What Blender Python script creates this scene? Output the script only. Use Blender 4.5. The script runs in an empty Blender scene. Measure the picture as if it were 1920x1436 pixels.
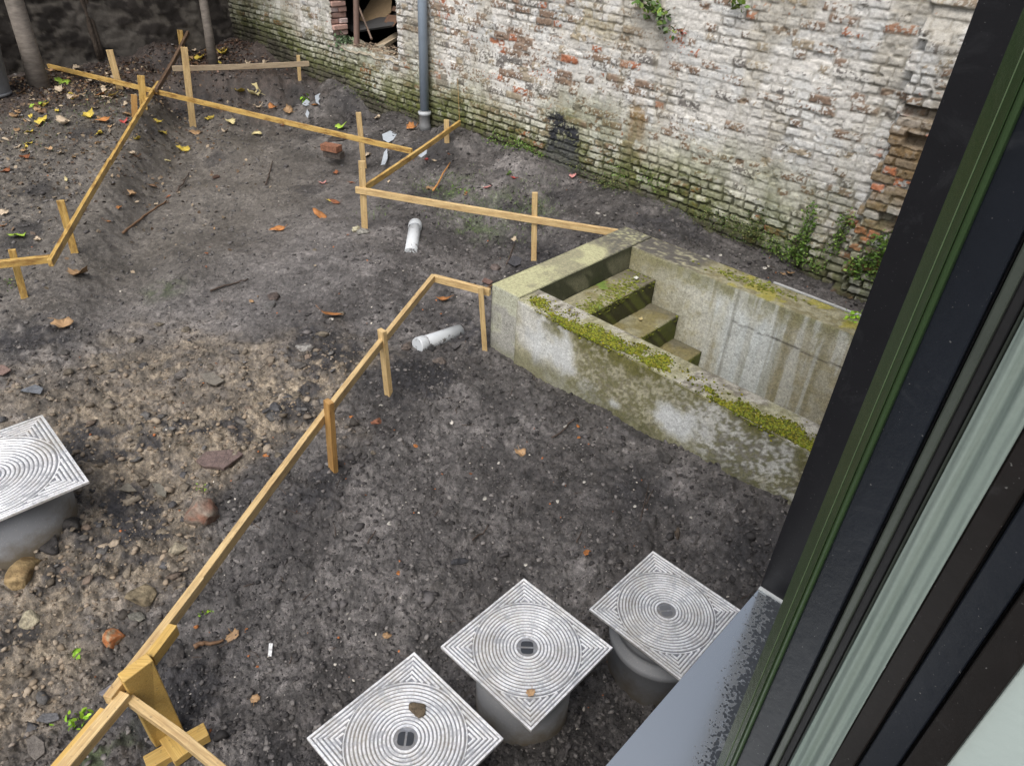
import bpy, math, random
import numpy as np
from mathutils import Vector, Matrix
random.seed(7); RNG = np.random.default_rng(7)
C = bpy.context.scene.collection
SC = bpy.context.scene

# ------------------------------------------------------------------ camera, sky, sun, exposure
RT_ = .47
H0 = 2.745                      # camera height above the excavated soil
FPX, CX, CY = 1359.3, 960.0, 718.0
PITCH, ROLL = math.radians(35.12), math.radians(3.28)
_f = np.array([0, math.cos(PITCH), -math.sin(PITCH)]); _r = np.array([1., 0, 0]); _u = np.cross(_r, _f)
CR = math.cos(ROLL)*_r + math.sin(ROLL)*_u; CU = -math.sin(ROLL)*_r + math.cos(ROLL)*_u; CF = _f
cam_d = bpy.data.cameras.new('camera'); cam = bpy.data.objects.new('camera', cam_d); C.objects.link(cam)
M = Matrix(((CR[0], CU[0], -CF[0], 0), (CR[1], CU[1], -CF[1], 0), (CR[2], CU[2], -CF[2], H0), (0, 0, 0, 1)))
cam.matrix_world = M
cam_d.sensor_width = 36; cam_d.lens = 36*FPX/1920; cam_d.clip_start = .02; cam_d.clip_end = 400
SC.camera = cam

SUN_EL, SUN_ROT = math.radians(58), math.radians(200)
w = bpy.data.worlds.new('World'); SC.world = w; w.use_nodes = True
nt = w.node_tree; bg = nt.nodes['Background']
sky = nt.nodes.new('ShaderNodeTexSky'); sky.sky_type = 'NISHITA'; sky.sun_disc = False
sky.sun_elevation = SUN_EL; sky.sun_rotation = SUN_ROT; sky.air_density = 1.0; sky.dust_density = 6.0; sky.ozone_density = 1.0
hs = nt.nodes.new('ShaderNodeHueSaturation'); hs.inputs['Saturation'].default_value = .5
nt.links.new(sky.outputs[0], hs.inputs['Color']); nt.links.new(hs.outputs[0], bg.inputs['Color'])
bg.inputs['Strength'].default_value = .15
sun_d = bpy.data.lights.new('sun', 'SUN'); sun_d.energy = .6; sun_d.angle = math.radians(35); sun_d.color = (1, .985, .96)
sun = bpy.data.objects.new('sun', sun_d); C.objects.link(sun)
sd = Vector((math.sin(SUN_ROT)*math.cos(SUN_EL), math.cos(SUN_ROT)*math.cos(SUN_EL), math.sin(SUN_EL)))
sun.rotation_euler = sd.to_track_quat('Z', 'Y').to_euler()
SC.view_settings.view_transform = 'Standard'; SC.view_settings.look = 'None'
SC.view_settings.exposure = 0.66; SC.view_settings.gamma = 1
SC.render.engine = 'CYCLES'

# ------------------------------------------------------------------ geometry helpers
def ray(x, y): return CF + (x-CX)/FPX*CR - (y-CY)/FPX*CU
def at_h(x, y, h):
    d = ray(x, y); t = (h-H0)/d[2]; return np.array([d[0]*t, d[1]*t, h])
ORG = np.array([0, 0, H0])
def on_plane(x, y, n, N):
    d = ray(x, y); t = (N - ORG@n)/(d@n); return ORG + d*t
def top_of(B, tx, ty):
    d = ray(tx, ty); s = (B[:2]@d[:2])/(d[:2]@d[:2]); return ORG + d*s

# vectorised noise
def _hash(ix, iy, iz, seed):
    h = (ix.astype(np.int64)*374761393 + iy.astype(np.int64)*668265263 + iz*2147483647 + seed*974634777) & 0xffffffff
    h = ((h ^ (h >> 13))*1274126177) & 0xffffffff
    h = ((h ^ (h >> 16))*2246822519) & 0xffffffff
    return ((h ^ (h >> 15)) & 0xffffff)/float(0xffffff)
def vn(x, y, seed=0):
    x = np.asarray(x, float); y = np.asarray(y, float)
    ix = np.floor(x); iy = np.floor(y); fx = x-ix; fy = y-iy
    fx = fx*fx*fx*(fx*(fx*6-15)+10); fy = fy*fy*fy*(fy*(fy*6-15)+10)
    a = _hash(ix, iy, 0, seed); b = _hash(ix+1, iy, 0, seed); c = _hash(ix, iy+1, 0, seed); d = _hash(ix+1, iy+1, 0, seed)
    return (a*(1-fx)+b*fx)*(1-fy) + (c*(1-fx)+d*fx)*fy
def fbm(x, y, f, o=4, seed=0, g=.5):
    s = 0; a = 1; t = 0
    for i in range(o):
        ca, sa = math.cos(i*1.3), math.sin(i*1.3)
        s = s + a*vn((x*ca-y*sa)*f+17.3*i, (x*sa+y*ca)*f-9.1*i, seed+i*31); t += a; a *= g; f *= 2.03
    return s/t
def worley(x, y, f, seed=0):
    x = np.asarray(x, float)*f; y = np.asarray(y, float)*f; ix = np.floor(x); iy = np.floor(y)
    f1 = np.full(x.shape, 9.); rid = np.zeros(x.shape)
    for dx in (-1, 0, 1):
        for dy in (-1, 0, 1):
            px = ix+dx+_hash(ix+dx, iy+dy, 1, seed); py = iy+dy+_hash(ix+dx, iy+dy, 2, seed)
            d = np.hypot(px-x, py-y); m = d < f1
            f1 = np.where(m, d, f1); rid = np.where(m, _hash(ix+dx, iy+dy, 3, seed), rid)
    return f1, rid
def sst(a, b, x):
    t = np.clip((x-a)/(b-a), 0, 1); return t*t*(3-2*t)

def mesh(name, V, F, cols=None, smooth=True):
    me = bpy.data.meshes.new(name)
    V = np.asarray(V, np.float32)
    if isinstance(F, np.ndarray):
        n, k = F.shape
        me.vertices.add(len(V)); me.vertices.foreach_set('co', V.ravel())
        me.loops.add(n*k); me.loops.foreach_set('vertex_index', F.astype(np.int32).ravel())
        me.polygons.add(n); me.polygons.foreach_set('loop_start', np.arange(0, n*k, k, dtype=np.int32))
        me.polygons.foreach_set('loop_total', np.full(n, k, np.int32))
    else:
        me.from_pydata([tuple(map(float, v)) for v in V], [], [tuple(f) for f in F])
    me.update(calc_edges=True)
    if smooth: me.polygons.foreach_set('use_smooth', np.ones(len(me.polygons), bool))
    if cols is not None:
        a = me.color_attributes.new('col', 'FLOAT_COLOR', 'POINT')
        c = np.ones((len(V), 4), np.float32); c[:, :3] = cols; a.data.foreach_set('color', c.ravel())
    me.validate()
    return me
def link(name, me, mat, parent=None, loc=None):
    o = bpy.data.objects.new(name, me); C.objects.link(o)
    if mat: me.materials.append(mat)
    if parent is not None:
        o.parent = parent
    if loc is not None: o.location = loc
    return o
def tag(o, label=None, cat=None, group=None, kind=None):
    if label: o['label'] = label
    if cat: o['category'] = cat
    if group: o['group'] = group
    if kind: o['kind'] = kind
    return o
def thing(name, label, cat, loc=(0, 0, 0), group=None):
    o = bpy.data.objects.new(name, None); C.objects.link(o); o.location = tuple(map(float, loc)); o.empty_display_size = .1
    WL[o.name] = tuple(map(float, loc)); return tag(o, label, cat, group)
def part(name, V, F, mat, parent, cols=None, smooth=False):
    """vertices in world coordinates; stored relative to the parent"""
    L = np.array(WL[parent.name]); V = np.asarray(V, float) - L
    o = link(name, mesh(name, V, F, cols, smooth), mat, parent)
    WL[o.name] = tuple(L); return o
WL = {}
def solo(name, V, F, mat, label, cat, group=None, kind=None, cols=None, smooth=False):
    V = np.asarray(V, float); c = V.mean(0); c[2] = V[:, 2].min()
    if kind == 'structure': c = np.zeros(3)
    o = link(name, mesh(name, V-c, F, cols, smooth), mat, loc=tuple(c)); WL[o.name] = tuple(c)
    return tag(o, label, cat, group, kind)

class MB:
    def __init__(s): s.V = []; s.F = []
    def add(s, V, F):
        n = len(s.V); s.V += [tuple(map(float, v)) for v in V]; s.F += [tuple(i+n for i in f) for f in F]; return s
    def hexa(s, b, t):
        """b, t: four corners each, same winding (ccw from above)"""
        return s.add(list(b)+list(t), [(3, 2, 1, 0), (4, 5, 6, 7), (0, 1, 5, 4), (1, 2, 6, 5), (2, 3, 7, 6), (3, 0, 4, 7)])
    def box(s, c, sx, sy, sz, R=None):
        P = [np.array([x*sx/2, y*sy/2, z*sz/2]) for z in (-1, 1) for x, y in ((-1, -1), (1, -1), (1, 1), (-1, 1))]
        if R is not None: P = [R@p for p in P]
        P = [np.array(c)+p for p in P]; return s.hexa(P[:4], P[4:])
    def lathe(s, c, prof, n=32, capb=False, capt=False):
        V = []; F = []
        for r, z in prof:
            for i in range(n): a = 2*math.pi*i/n; V.append((c[0]+r*math.cos(a), c[1]+r*math.sin(a), c[2]+z))
        for j in range(len(prof)-1):
            for i in range(n): k = (i+1) % n; F.append((j*n+i, j*n+k, (j+1)*n+k, (j+1)*n+i))
        if capb: F.append(tuple(range(n))[::-1])
        if capt: F.append(tuple((len(prof)-1)*n+i for i in range(n)))
        return s.add(V, F)
    def tube(s, pts, rad, n=10, cap=True, closed_r=None):
        pts = [np.array(p, float) for p in pts]; V = []; F = []
        for i, p in enumerate(pts):
            t = pts[min(i+1, len(pts)-1)]-pts[max(i-1, 0)]; t /= np.linalg.norm(t)+1e-9
            a = np.cross(t, [0, 0, 1.]) if abs(t[2]) < .95 else np.cross(t, [1., 0, 0]); a /= np.linalg.norm(a); b = np.cross(t, a)
            r = rad[i] if hasattr(rad, '__len__') else rad
            for k in range(n):
                an = 2*math.pi*k/n; V.append(p+r*(math.cos(an)*a+math.sin(an)*b))
        for i in range(len(pts)-1):
            for k in range(n): q = (k+1) % n; F.append((i*n+k, i*n+q, (i+1)*n+q, (i+1)*n+k))
        if cap: F.append(tuple(range(n))[::-1]); F.append(tuple((len(pts)-1)*n+k for k in range(n)))
        return s.add(V, F)

def bevel(o, wd=.004, seg=2):
    m = o.modifiers.new('bevel', 'BEVEL'); m.width = wd; m.segments = seg; m.limit_method = 'ANGLE'; m.angle_limit = math.radians(40)

# ------------------------------------------------------------------ materials
class NT:
    def __init__(s, name):
        s.m = bpy.data.materials.new(name); s.m.use_nodes = True; s.t = s.m.node_tree; s.b = s.t.nodes['Principled BSDF']
    def n(s, ty, **k):
        o = s.t.nodes.new(ty)
        for a, v in k.items():
            if a.startswith('i_'):
                key = a[2:]; key = int(key) if key.isdigit() else key.replace('_', ' ')
                s.set(o.inputs[key], v)
            else: setattr(o, a, v)
        return o
    def set(s, inp, v):
        if isinstance(v, bpy.types.NodeSocket): s.t.links.new(v, inp)
        elif isinstance(v, bpy.types.Node): s.t.links.new(v.outputs[0], inp)
        else:
            if isinstance(v, (tuple, list)) and len(v) == 3 and inp.type == 'RGBA': v = (*v, 1)
            inp.default_value = v
    def noise(s, sc, det=4, rough=.55, vec=None, dist=0):
        o = s.n('ShaderNodeTexNoise'); o.inputs['Scale'].default_value = sc; o.inputs['Detail'].default_value = det
        o.inputs['Roughness'].default_value = rough; o.inputs['Distortion'].default_value = dist
        s.t.links.new(vec if vec is not None else s.obj(), o.inputs['Vector']); return o.outputs['Fac']
    def obj(s, scale=None):
        if not hasattr(s, '_tc'): s._tc = s.n('ShaderNodeTexCoord')
        if scale is None: return s._tc.outputs['Object']
        mp = s.n('ShaderNodeMapping'); mp.inputs['Scale'].default_value = scale; s.t.links.new(s._tc.outputs['Object'], mp.inputs['Vector']); return mp.outputs[0]
    def ramp(s, f, stops):
        o = s.n('ShaderNodeValToRGB'); s.set(o.inputs[0], f); e = o.color_ramp.elements
        while len(e) < len(stops): e.new(.5)
        for k, (p, c) in enumerate(stops):
            e[k].position = p; e[k].color = (c, c, c, 1) if not hasattr(c, '__len__') else (*c, 1)
        return o.outputs[0]
    def mix(s, f, a, b, mode='MIX'):
        o = s.n('ShaderNodeMix', data_type='RGBA', blend_type=mode); s.set(o.inputs[0], f); s.set(o.inputs[6], a); s.set(o.inputs[7], b); return o.outputs[2]
    def math(s, op, a, b=0.):
        o = s.n('ShaderNodeMath', operation=op); s.set(o.inputs[0], a); s.set(o.inputs[1], b); return o.outputs[0]
    def bump(s, h, st=.5, dist=.01, nrm=None):
        o = s.n('ShaderNodeBump'); o.inputs['Strength'].default_value = st; o.inputs['Distance'].default_value = dist
        s.set(o.inputs['Height'], h)
        if nrm is not None: s.set(o.inputs['Normal'], nrm)
        return o.outputs[0]
    def out(s, col=None, rough=None, nrm=None, metal=None, **k):
        if col is not None: s.set(s.b.inputs['Base Color'], col)
        if rough is not None: s.set(s.b.inputs['Roughness'], rough)
        if nrm is not None: s.set(s.b.inputs['Normal'], nrm)
        if metal is not None: s.set(s.b.inputs['Metallic'], metal)
        for a, v in k.items(): s.set(s.b.inputs[a.replace('_', ' ')], v)
        return s.m
    def attr(s, name='col'):
        return s.n('ShaderNodeAttribute', attribute_name=name).outputs['Color']

def m_soil():
    t = NT('soil'); a = t.attr()
    n1 = t.noise(45, 6, .7); n2 = t.noise(210, 4, .75)
    c = t.mix(.8, a, t.ramp(n1, [(.32, .35), (.5, .95), (.68, 1.7)]), 'MULTIPLY')
    c = t.mix(.8, c, t.ramp(n2, [(.34, .4), (.5, 1.), (.66, 1.7)]), 'MULTIPLY')
    vo = t.n('ShaderNodeTexVoronoi', feature='F1'); vo.inputs['Scale'].default_value = 75; t.t.links.new(t.obj(), vo.inputs['Vector'])
    sp = t.math('LESS_THAN', vo.outputs['Distance'], .17)
    pick = t.n('ShaderNodeSeparateColor'); t.set(pick.inputs[0], vo.outputs['Color'])
    sp = t.math('MULTIPLY', sp, t.math('GREATER_THAN', pick.outputs[0], .955))
    c = t.mix(sp, c, (.50, .47, .42))
    r = t.ramp(n1, [(.35, .36), (.65, .75)])
    b = t.bump(t.noise(75, 6, .75), .7, .012); b = t.bump(n2, .8, .006, b)
    return t.out(c, r, b, Specular_IOR_Level=.55)
def m_brick():
    t = NT('painted_brick'); a = t.attr()
    n1 = t.noise(30, 6, .7); n2 = t.noise(140, 4, .7)
    c = t.mix(.55, a, t.ramp(n1, [(.3, .6), (.5, 1.), (.7, 1.25)]), 'MULTIPLY')
    c = t.mix(.4, c, t.ramp(n2, [(.32, .55), (.48, 1.), (.7, 1.2)]), 'MULTIPLY')
    return t.out(c, .85, t.bump(t.noise(70, 6, .7), .7, .008), Specular_IOR_Level=.25)
def m_attr(name, rough=.7, bs=60, bst=.5, bd=.006, var=.4, vs=40):
    t = NT(name); a = t.attr(); n1 = t.noise(vs, 5, .65)
    c = t.mix(var, a, t.ramp(n1, [(.3, .45), (.5, 1.), (.7, 1.4)]), 'MULTIPLY')
    return t.out(c, rough, t.bump(t.noise(bs, 5, .7), bst, bd), Specular_IOR_Level=.35)
def m_wood(name, c1, c2, c3=(.12, .06, .025), rough=.5, stain=.5):
    t = NT(name); v = t.obj((3, 60, 60)); g = t.noise(1, 5, .6, v, 1.5)
    oi = t.n('ShaderNodeObjectInfo').outputs['Random']
    c = t.mix(t.ramp(g, [(.35, 0.), (.65, 1.)]), c1, c2)
    gm = t.n('ShaderNodeNewGeometry').outputs['Normal']; sx = t.n('ShaderNodeSeparateXYZ'); t.set(sx.inputs[0], gm)
    st = t.ramp(t.noise(6, 6, .75, t.obj((1, 4, 4))), [(.48, 0.), (.62, 1.)])
    kv = t.n('ShaderNodeTexVoronoi', feature='F1'); kv.inputs['Scale'].default_value = 3.2; t.t.links.new(t.obj((1, 5, 5)), kv.inputs['Vector']); kn = t.ramp(kv.outputs['Distance'], [(.04, 1.), (.09, 0.)])
    c = t.mix(t.math('MULTIPLY', kn, .75), c, c3)
    c = t.mix(t.math('MULTIPLY', st, stain), c, c3)
    c = t.mix(.5, c, t.ramp(t.noise(1, 4, .6, t.obj((8, 260, 260))), [(.3, .5), (.7, 1.3)]), 'MULTIPLY'); c = t.mix(t.ramp(t.noise(60, 5, .7), [(.60, 0.), (.68, .6)]), c, (.10, .075, .05))
    c = t.mix(.25, c, t.ramp(oi, [(0., .7), (1., 1.2)]), 'MULTIPLY')
    return t.out(c, rough, t.bump(g, .25, .002), Specular_IOR_Level=.5)
def m_plain(name, col, rough=.6, metal=0., var=.3, vs=20, bs=80, bst=.2, bd=.002, smear=0., **k):
    t = NT(name); n1 = t.noise(vs, 5, .6)
    c = t.mix(var, col, t.ramp(n1, [(.3, .5), (.5, 1.), (.7, 1.3)]), 'MULTIPLY')
    if smear: c = t.mix(t.ramp(t.noise(13, 6, .7, dist=.8), [(.56, 0.), (.78, smear)]), c, (.10, .105, .11)); c = t.mix(t.ramp(t.noise(420, 2, .5), [(.72, 0.), (.76, smear*2)]), c, (.22, .22, .21))
    return t.out(c, rough, t.bump(t.noise(bs, 4, .6), bst, bd), metal, **k)
SOIL = m_soil(); BRICK = m_brick()
WOOD_Y = m_wood('wet_yellow_pine', (.50, .315, .085), (.60, .42, .15), (.17, .075, .02), .38, .75)
WOOD_P = m_wood('pale_pine', (.50, .345, .155), (.62, .47, .24), (.24, .12, .045), .5, .35)
WOOD_G = m_wood('grey_pine', (.30, .235, .155), (.38, .30, .20), (.12, .08, .05), .6, .4)
WOOD_O = m_wood('orange_stake_wood', (.38, .21, .065), (.46, .28, .10), (.2, .08, .02), .5, .4)
WOOD_D = m_wood('dark_wet_wood', (.11, .07, .045), (.17, .11, .07), (.04, .025, .015), .5, .5)
GRAVEL = m_attr('crumbs', .75, 120, .5, .003, .35, 90)
STONE = m_attr('stone', .7, 60, 1., .014, .8, 45)

# ------------------------------------------------------------------ lay of the land
AP = math.radians(-42); PD = np.array([math.cos(AP), math.sin(AP), 0]); QD = np.array([-PD[1], PD[0], 0])   # basin axes
PA = np.array([-.173, 4.335, 0.]); PT = .495                                                              # basin corner, rim height
AW = math.radians(-41.5); WD = np.array([math.cos(AW), math.sin(AW), 0]); WN = np.array([-WD[1], WD[0], 0]); WL0 = 5.76   # brick wall
def PQ(p, q, h): return PA + PD*p + QD*q + np.array([0, 0, h])
def WP(s, h, off=0.): return WD*s + WN*(WL0-off) + np.array([0, 0, h])
def wl(px, py):
    X = on_plane(px, py, WN, WL0); return X@WD, X[2]

CTRL = []
for x, y, h in [(618, 878, .11), (728, 740, .06), (908, 653, 0), (1001, 487, .06), (682, 427, .08), (140, 472, .17), (45, 558, .1), (320, 1400, .05),
                (450, 600, .02), (400, 850, .08), (960, 1395, .08), (330, 330, 0), (350, 260, 0), (600, 330, 0), (700, 240, .08), (500, 250, 0), (450, 420, 0),
                (1000, 697, 0), (1200, 790, .06), (1340, 860, .10), (1489, 934, .13), (700, 1000, .1), (1100, 1000, .1), (1350, 1100, .06), (1250, 1330, -.10), (1180, 1290, -.06), (1330, 1250, -.06), (300, 700, .04),
                (500, 70, .62), (560, 115, .49), (640, 150, .42), (740, 210, .28), (797, 247, .2), (860, 236, .35), (1000, 290, .33), (1210, 370, .29), (1390, 460, .17), (1560, 545, .09),
                (1100, 420, .2), (1000, 400, .12), (880, 330, .18), (800, 350, .08), (900, 450, .04),
                (100, 900, .08), (50, 1200, .04), (200, 1100, .06), (560, 1300, .06), (20, 700, .1), (250, 560, .06),
                (50, 210, .33), (150, 260, .33), (60, 160, .36), (225, 230, .36), (100, 340, .28), (30, 390, .22), (20, 470, .17), (165, 330, .30), (60, 430, .2),
                (255, 215, .36), (270, 190, .36), (224, 166, .38),
                (310, 250, .02), (240, 340, 0), (195, 410, .03), (300, 200, .05),
                (400, 100, .50), (460, 80, .54), (330, 125, .42), (560, 132, .46), (450, 132, .45), (380, 128, .44),
                (450, 172, .1), (560, 180, .14), (400, 160, .1), (330, 165, .1),
                (250, 120, .45), (150, 140, .38), (20, 120, .40), (100, 112, .42), (180, 95, .5), (300, 80, .6), (210, 130, .42)]:
    P = at_h(x, y, h); CTRL.append((P[0], P[1], h))
for p_, q_, h in [(0, 1.7, .35), (.8, 1.75, .36), (1.6, 1.75, .35), (2.2, 1.75, .33), (3.2, 1.75, .3), (0, -.1, 0), (.0, 1.0, .04), (-.1, 1.4, .16), (3.5, -.3, .16), (4.5, .7, .2)]:
    P = PQ(p_, q_, 0); CTRL.append((P[0], P[1], h))
CTRL = np.array(CTRL + [(0, .3, .1), (-3, 1, .05), (3, 2, .15), (6, 2, .1), (-9, 6, .35), (-8, 14, .6), (0, 12, .2)])
def Hbase(x, y):
    x = np.asarray(x, float); y = np.asarray(y, float)
    num = np.zeros(x.shape); den = np.zeros(x.shape)
    for cx_, cy_, h in CTRL:
        d2 = (x-cx_)**2 + (y-cy_)**2; w_ = 1/(d2+.03)**2.; num += w_*h; den += w_
    h = num/den
    # cut banks: along the left rail and below the short greyish rail
    for (a, b, top, lo, hi, f0) in BANKS:
        d = (b-a)[:2]; L = np.linalg.norm(d); d = d/L; al = (x-a[0])*d[0]+(y-a[1])*d[1]; sd = (x-a[0])*d[1]-(y-a[1])*d[0]
        sd = -sd if lo < 0 else sd
        nz = (fbm(x, y, 9, 4, 201)-.5)*.10
        tp = np.interp(al/L, [0, .5, 1], top); t = sst(-.26, .16, sd+nz); tgt = f0+(tp-f0)*t
        w_ = sst(-.75, -.35, sd)*sst(hi, hi*.45, sd)*sst(-.25, .25, al)*sst(L+.25, L-.25, al); h = h*(1-w_)+tgt*w_
    return h
BANKS = [(at_h(92, 500, RT_), at_h(322, 130, RT_), (.12, .30, .38), -1, 1.2, .01), (at_h(300, 150, .40), at_h(585, 142, .42), (.42, .44, .36), -1, 1.1, .09)]
def tanmask(x, y):
    """clayey lighter soil west of the long rail"""
    a = at_h(812, 513, .05); b = at_h(200, 1330, .05); d = (b-a)[:2]; d = d/np.linalg.norm(d)
    side = (x-a[0])*d[1] - (y-a[1])*d[0]            # + on the west side
    side = side + (fbm(x, y, 1.6, 4, 5)-.5)*1.1
    c = at_h(430, 800, .05); r = np.hypot((x-c[0])/1.25, (y-c[1])/1.0)
    c2 = at_h(120, 1150, .05); r2 = np.hypot((x-c2[0])/.9, (y-c2[1])/.75)
    m = np.maximum(sst(1.45, .25, r+(fbm(x, y, 2.3, 4, 8)-.5)*1.5), sst(1.5, .3, r2+(fbm(x, y, 2.6, 4, 18)-.5)*1.5))
    c3 = at_h(690, 800, .08); r3 = np.hypot(x-c3[0], y-c3[1]); m = np.maximum(m, .8*sst(.6, .2, r3+(fbm(x, y, 4, 3, 28)-.5)*.5))
    return np.clip(m, 0, 1)*sst(-.25, .15, side)
def smoothmask(x, y):
    """trodden, flatter part of the excavation"""
    c = at_h(420, 400, 0); r = np.hypot((x-c[0])/1.7, (y-c[1])/2.6)
    return sst(1.15, .6, r+(fbm(x, y, 1.2, 3, 44)-.5)*.7)
STAKES = [tuple(at_h(x_, y_, h_)[:2]) for x_, y_, h_ in ((140, 472, .17), (45, 558, .1), (684, 428, .08), (1001, 487, .06), (729, 741, .06), (625, 879, .11), (909, 655, 0), (362, 237, .03), (838, 267, .3), (325, 1400, .05))]
def H(x, y, full=True):
    x = np.asarray(x, float); y = np.asarray(y, float)
    h = Hbase(x, y)
    rough = 1-.62*smoothmask(x, y)
    h = h + (fbm(x, y, 1.1, 3, 1)-.5)*.07 + (fbm(x, y, 4.5, 3, 2)-.5)*.045*rough
    if full:
        tm = tanmask(x, y)
        wx = x+(vn(x*9, y*9, 71)-.5)*.07; wy = y+(vn(x*9, y*9, 72)-.5)*.07
        for f, amp, sd_, dens in ((5, .034, 3, .14), (10, .030, 4, .30), (20, .021, 6, .5), (40, .012, 7, .75), (80, .006, 77, .9)):
            d, rid = worley(wx, wy, f, sd_); on = (rid < dens*(.75+.35*tm))
            h = h + amp*rough*(rid/dens*.7+.3)*on*np.sqrt(np.clip(1-(d/(.33+.3*rid))**2, 0, 1))
        h = h + (fbm(x, y, 34, 4, 9, .6)-.5)*.017*(.35+.65*rough) + (fbm(x, y, 110, 2, 19)-.5)*.007
    ft = vn(x*30, y*30, 205)
    for sx_, sy_ in STAKES: d2 = (x-sx_)**2+(y-sy_)**2; h = h+.026*np.exp(-d2/.0045)*(.5+ft)
    # basin hollow
    dx = x-PA[0]; dy = y-PA[1]; p = dx*PD[0]+dy*PD[1]; q = dx*QD[0]+dy*QD[1]
    ins = (p > .1) & (p < 2.7) & (q > .09) & (q < 1.36)
    h = np.where(ins, -1.4, h)
    lim = (p > -.01) & (p < 2.9) & (q > 0) & (q < 1.5) & ~ins
    h = np.where(lim, np.minimum(h, .3), h)
    # room behind the wall
    s = x*WD[0]+y*WD[1]; nn = x*WN[0]+y*WN[1]
    h = np.where(nn > WL0+.06, np.minimum(h, .3), h)
    return h
def gz(x, y): return float(H(np.array([x]), np.array([y]))[0])
def on_g(px, py):
    h = .1
    for _ in range(25):
        P = at_h(px, py, h); h = .5*h+.5*float(H(np.array([P[0]]), np.array([P[1]]), False)[0])
    P = at_h(px, py, h); return P

# ------------------------------------------------------------------ ground
def build_ground():
    ang = np.concatenate([np.radians(np.arange(-150, 30, 4.)), np.radians(np.arange(30, 150, .125)), np.radians(np.arange(150, 210, 4.))])
    rad = np.concatenate([np.array([.02, .3, .6]), np.geomspace(.75, 15.5, 900), np.geomspace(16, 120, 14)])
    A, Rr = np.meshgrid(ang, rad); x = (Rr*np.cos(A)).ravel(); y = (Rr*np.sin(A)).ravel()
    h = H(x, y)
    na, nr = len(ang), len(rad)
    i = np.arange(nr-1)[:, None]*na; j = np.arange(na)[None, :]; k = (j+1) % na
    F = np.stack([i+j, i+na+j, i+na+k, i+k], -1).reshape(-1, 4)[:, ::-1]
    tm = tanmask(x, y); sm = smoothmask(x, y)
    wx = x+(vn(x*14, y*14, 71)-.5)*.05; wy = y+(vn(x*14, y*14, 72)-.5)*.05
    d1, i1 = worley(wx, wy, 17, 301); d2, i2 = worley(wx, wy, 42, 302); d3, i3 = worley(x, y, 5, 303)
    tone = (.72+.56*i1*(1-.5*sm))*(.74+.52*i2)*(.84+.32*i3)*(.8+.4*fbm(x, y, 1.3, 3, 304)); tone = tone*(1-.42*sst(.4, .85, d1)*(1-sm))
    dark = np.array([.062, .057, .055]); mid = np.array([.152, .142, .137]); tan = np.array([.270, .222, .160])
    n = fbm(x, y, 3, 5, 11); n2 = fbm(x, y, 14, 4, 12)
    c = dark + (mid-dark)*np.clip((n-.5)*2.0+.24+.58*sm, 0, 1)[:, None]
    tmm = np.clip(tm*(.15+1.5*(n2-.15)), 0, 1)[:, None]*.9
    c = c*(1-tmm) + tan*tmm
    # leaf-litter terrace at the back left, slightly brown-green
    st = at_h(100, 300, .3); lt = sst(3.2, 1.6, np.hypot(x-st[0], (y-st[1])*.8))*.5
    c = c*(1-lt[:, None]) + np.array([.12, .105, .08])*lt[:, None]
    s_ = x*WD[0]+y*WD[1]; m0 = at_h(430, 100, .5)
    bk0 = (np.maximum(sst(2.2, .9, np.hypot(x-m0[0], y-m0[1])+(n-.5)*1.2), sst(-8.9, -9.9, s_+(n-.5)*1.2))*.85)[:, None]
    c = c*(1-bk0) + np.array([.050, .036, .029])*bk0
    # greenish algae film in the planting corner
    for px, py, r_ in ((850, 370, .55), (980, 390, .5), (900, 420, .4), (300, 530, .25), (180, 1400, .25)):
        g0 = at_h(px, py, .1); g = sst(r_, 0, np.hypot(x-g0[0], y-g0[1]))*sst(.45, .62, fbm(x, y, 7, 4, 13))*.7
        c = c*(1-g[:, None]) + np.array([.045, .07, .02])*g[:, None]
    for px, py, rx in ((600, 640, .34), (560, 745, .2), (760, 690, .3), (820, 690, .22), (620, 920, .22), (140, 850, .22), (290, 810, .16), (190, 1000, .3), (470, 800, .12), (1010, 480, .35), (1250, 455, .5), (880, 600, .2), (230, 950, .25), (330, 1290, .25), (40, 640, .3)):
        g0 = at_h(px, py, .1); g = (sst(rx, rx*.3, np.hypot(x-g0[0], y-g0[1])+(n2-.5)*.45+(n-.5)*.3)*.85)[:, None]
        c = c*(1-g) + np.array([.026, .025, .028])*g
    # charcoal black spots
    b, rid = worley(x, y, 1.7, 14); bk = ((rid > .8)*sst(.4, .1, b+(n2-.5)*.5)*.7)[:, None]
    c = c*(1-bk) + np.array([.022, .021, .023])*bk
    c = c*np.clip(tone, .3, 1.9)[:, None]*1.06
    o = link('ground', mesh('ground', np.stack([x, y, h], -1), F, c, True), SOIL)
    tag(o, 'dark crumbly garden soil with lighter clay patches and trodden hollow', 'soil', kind='structure')
build_ground()

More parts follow.
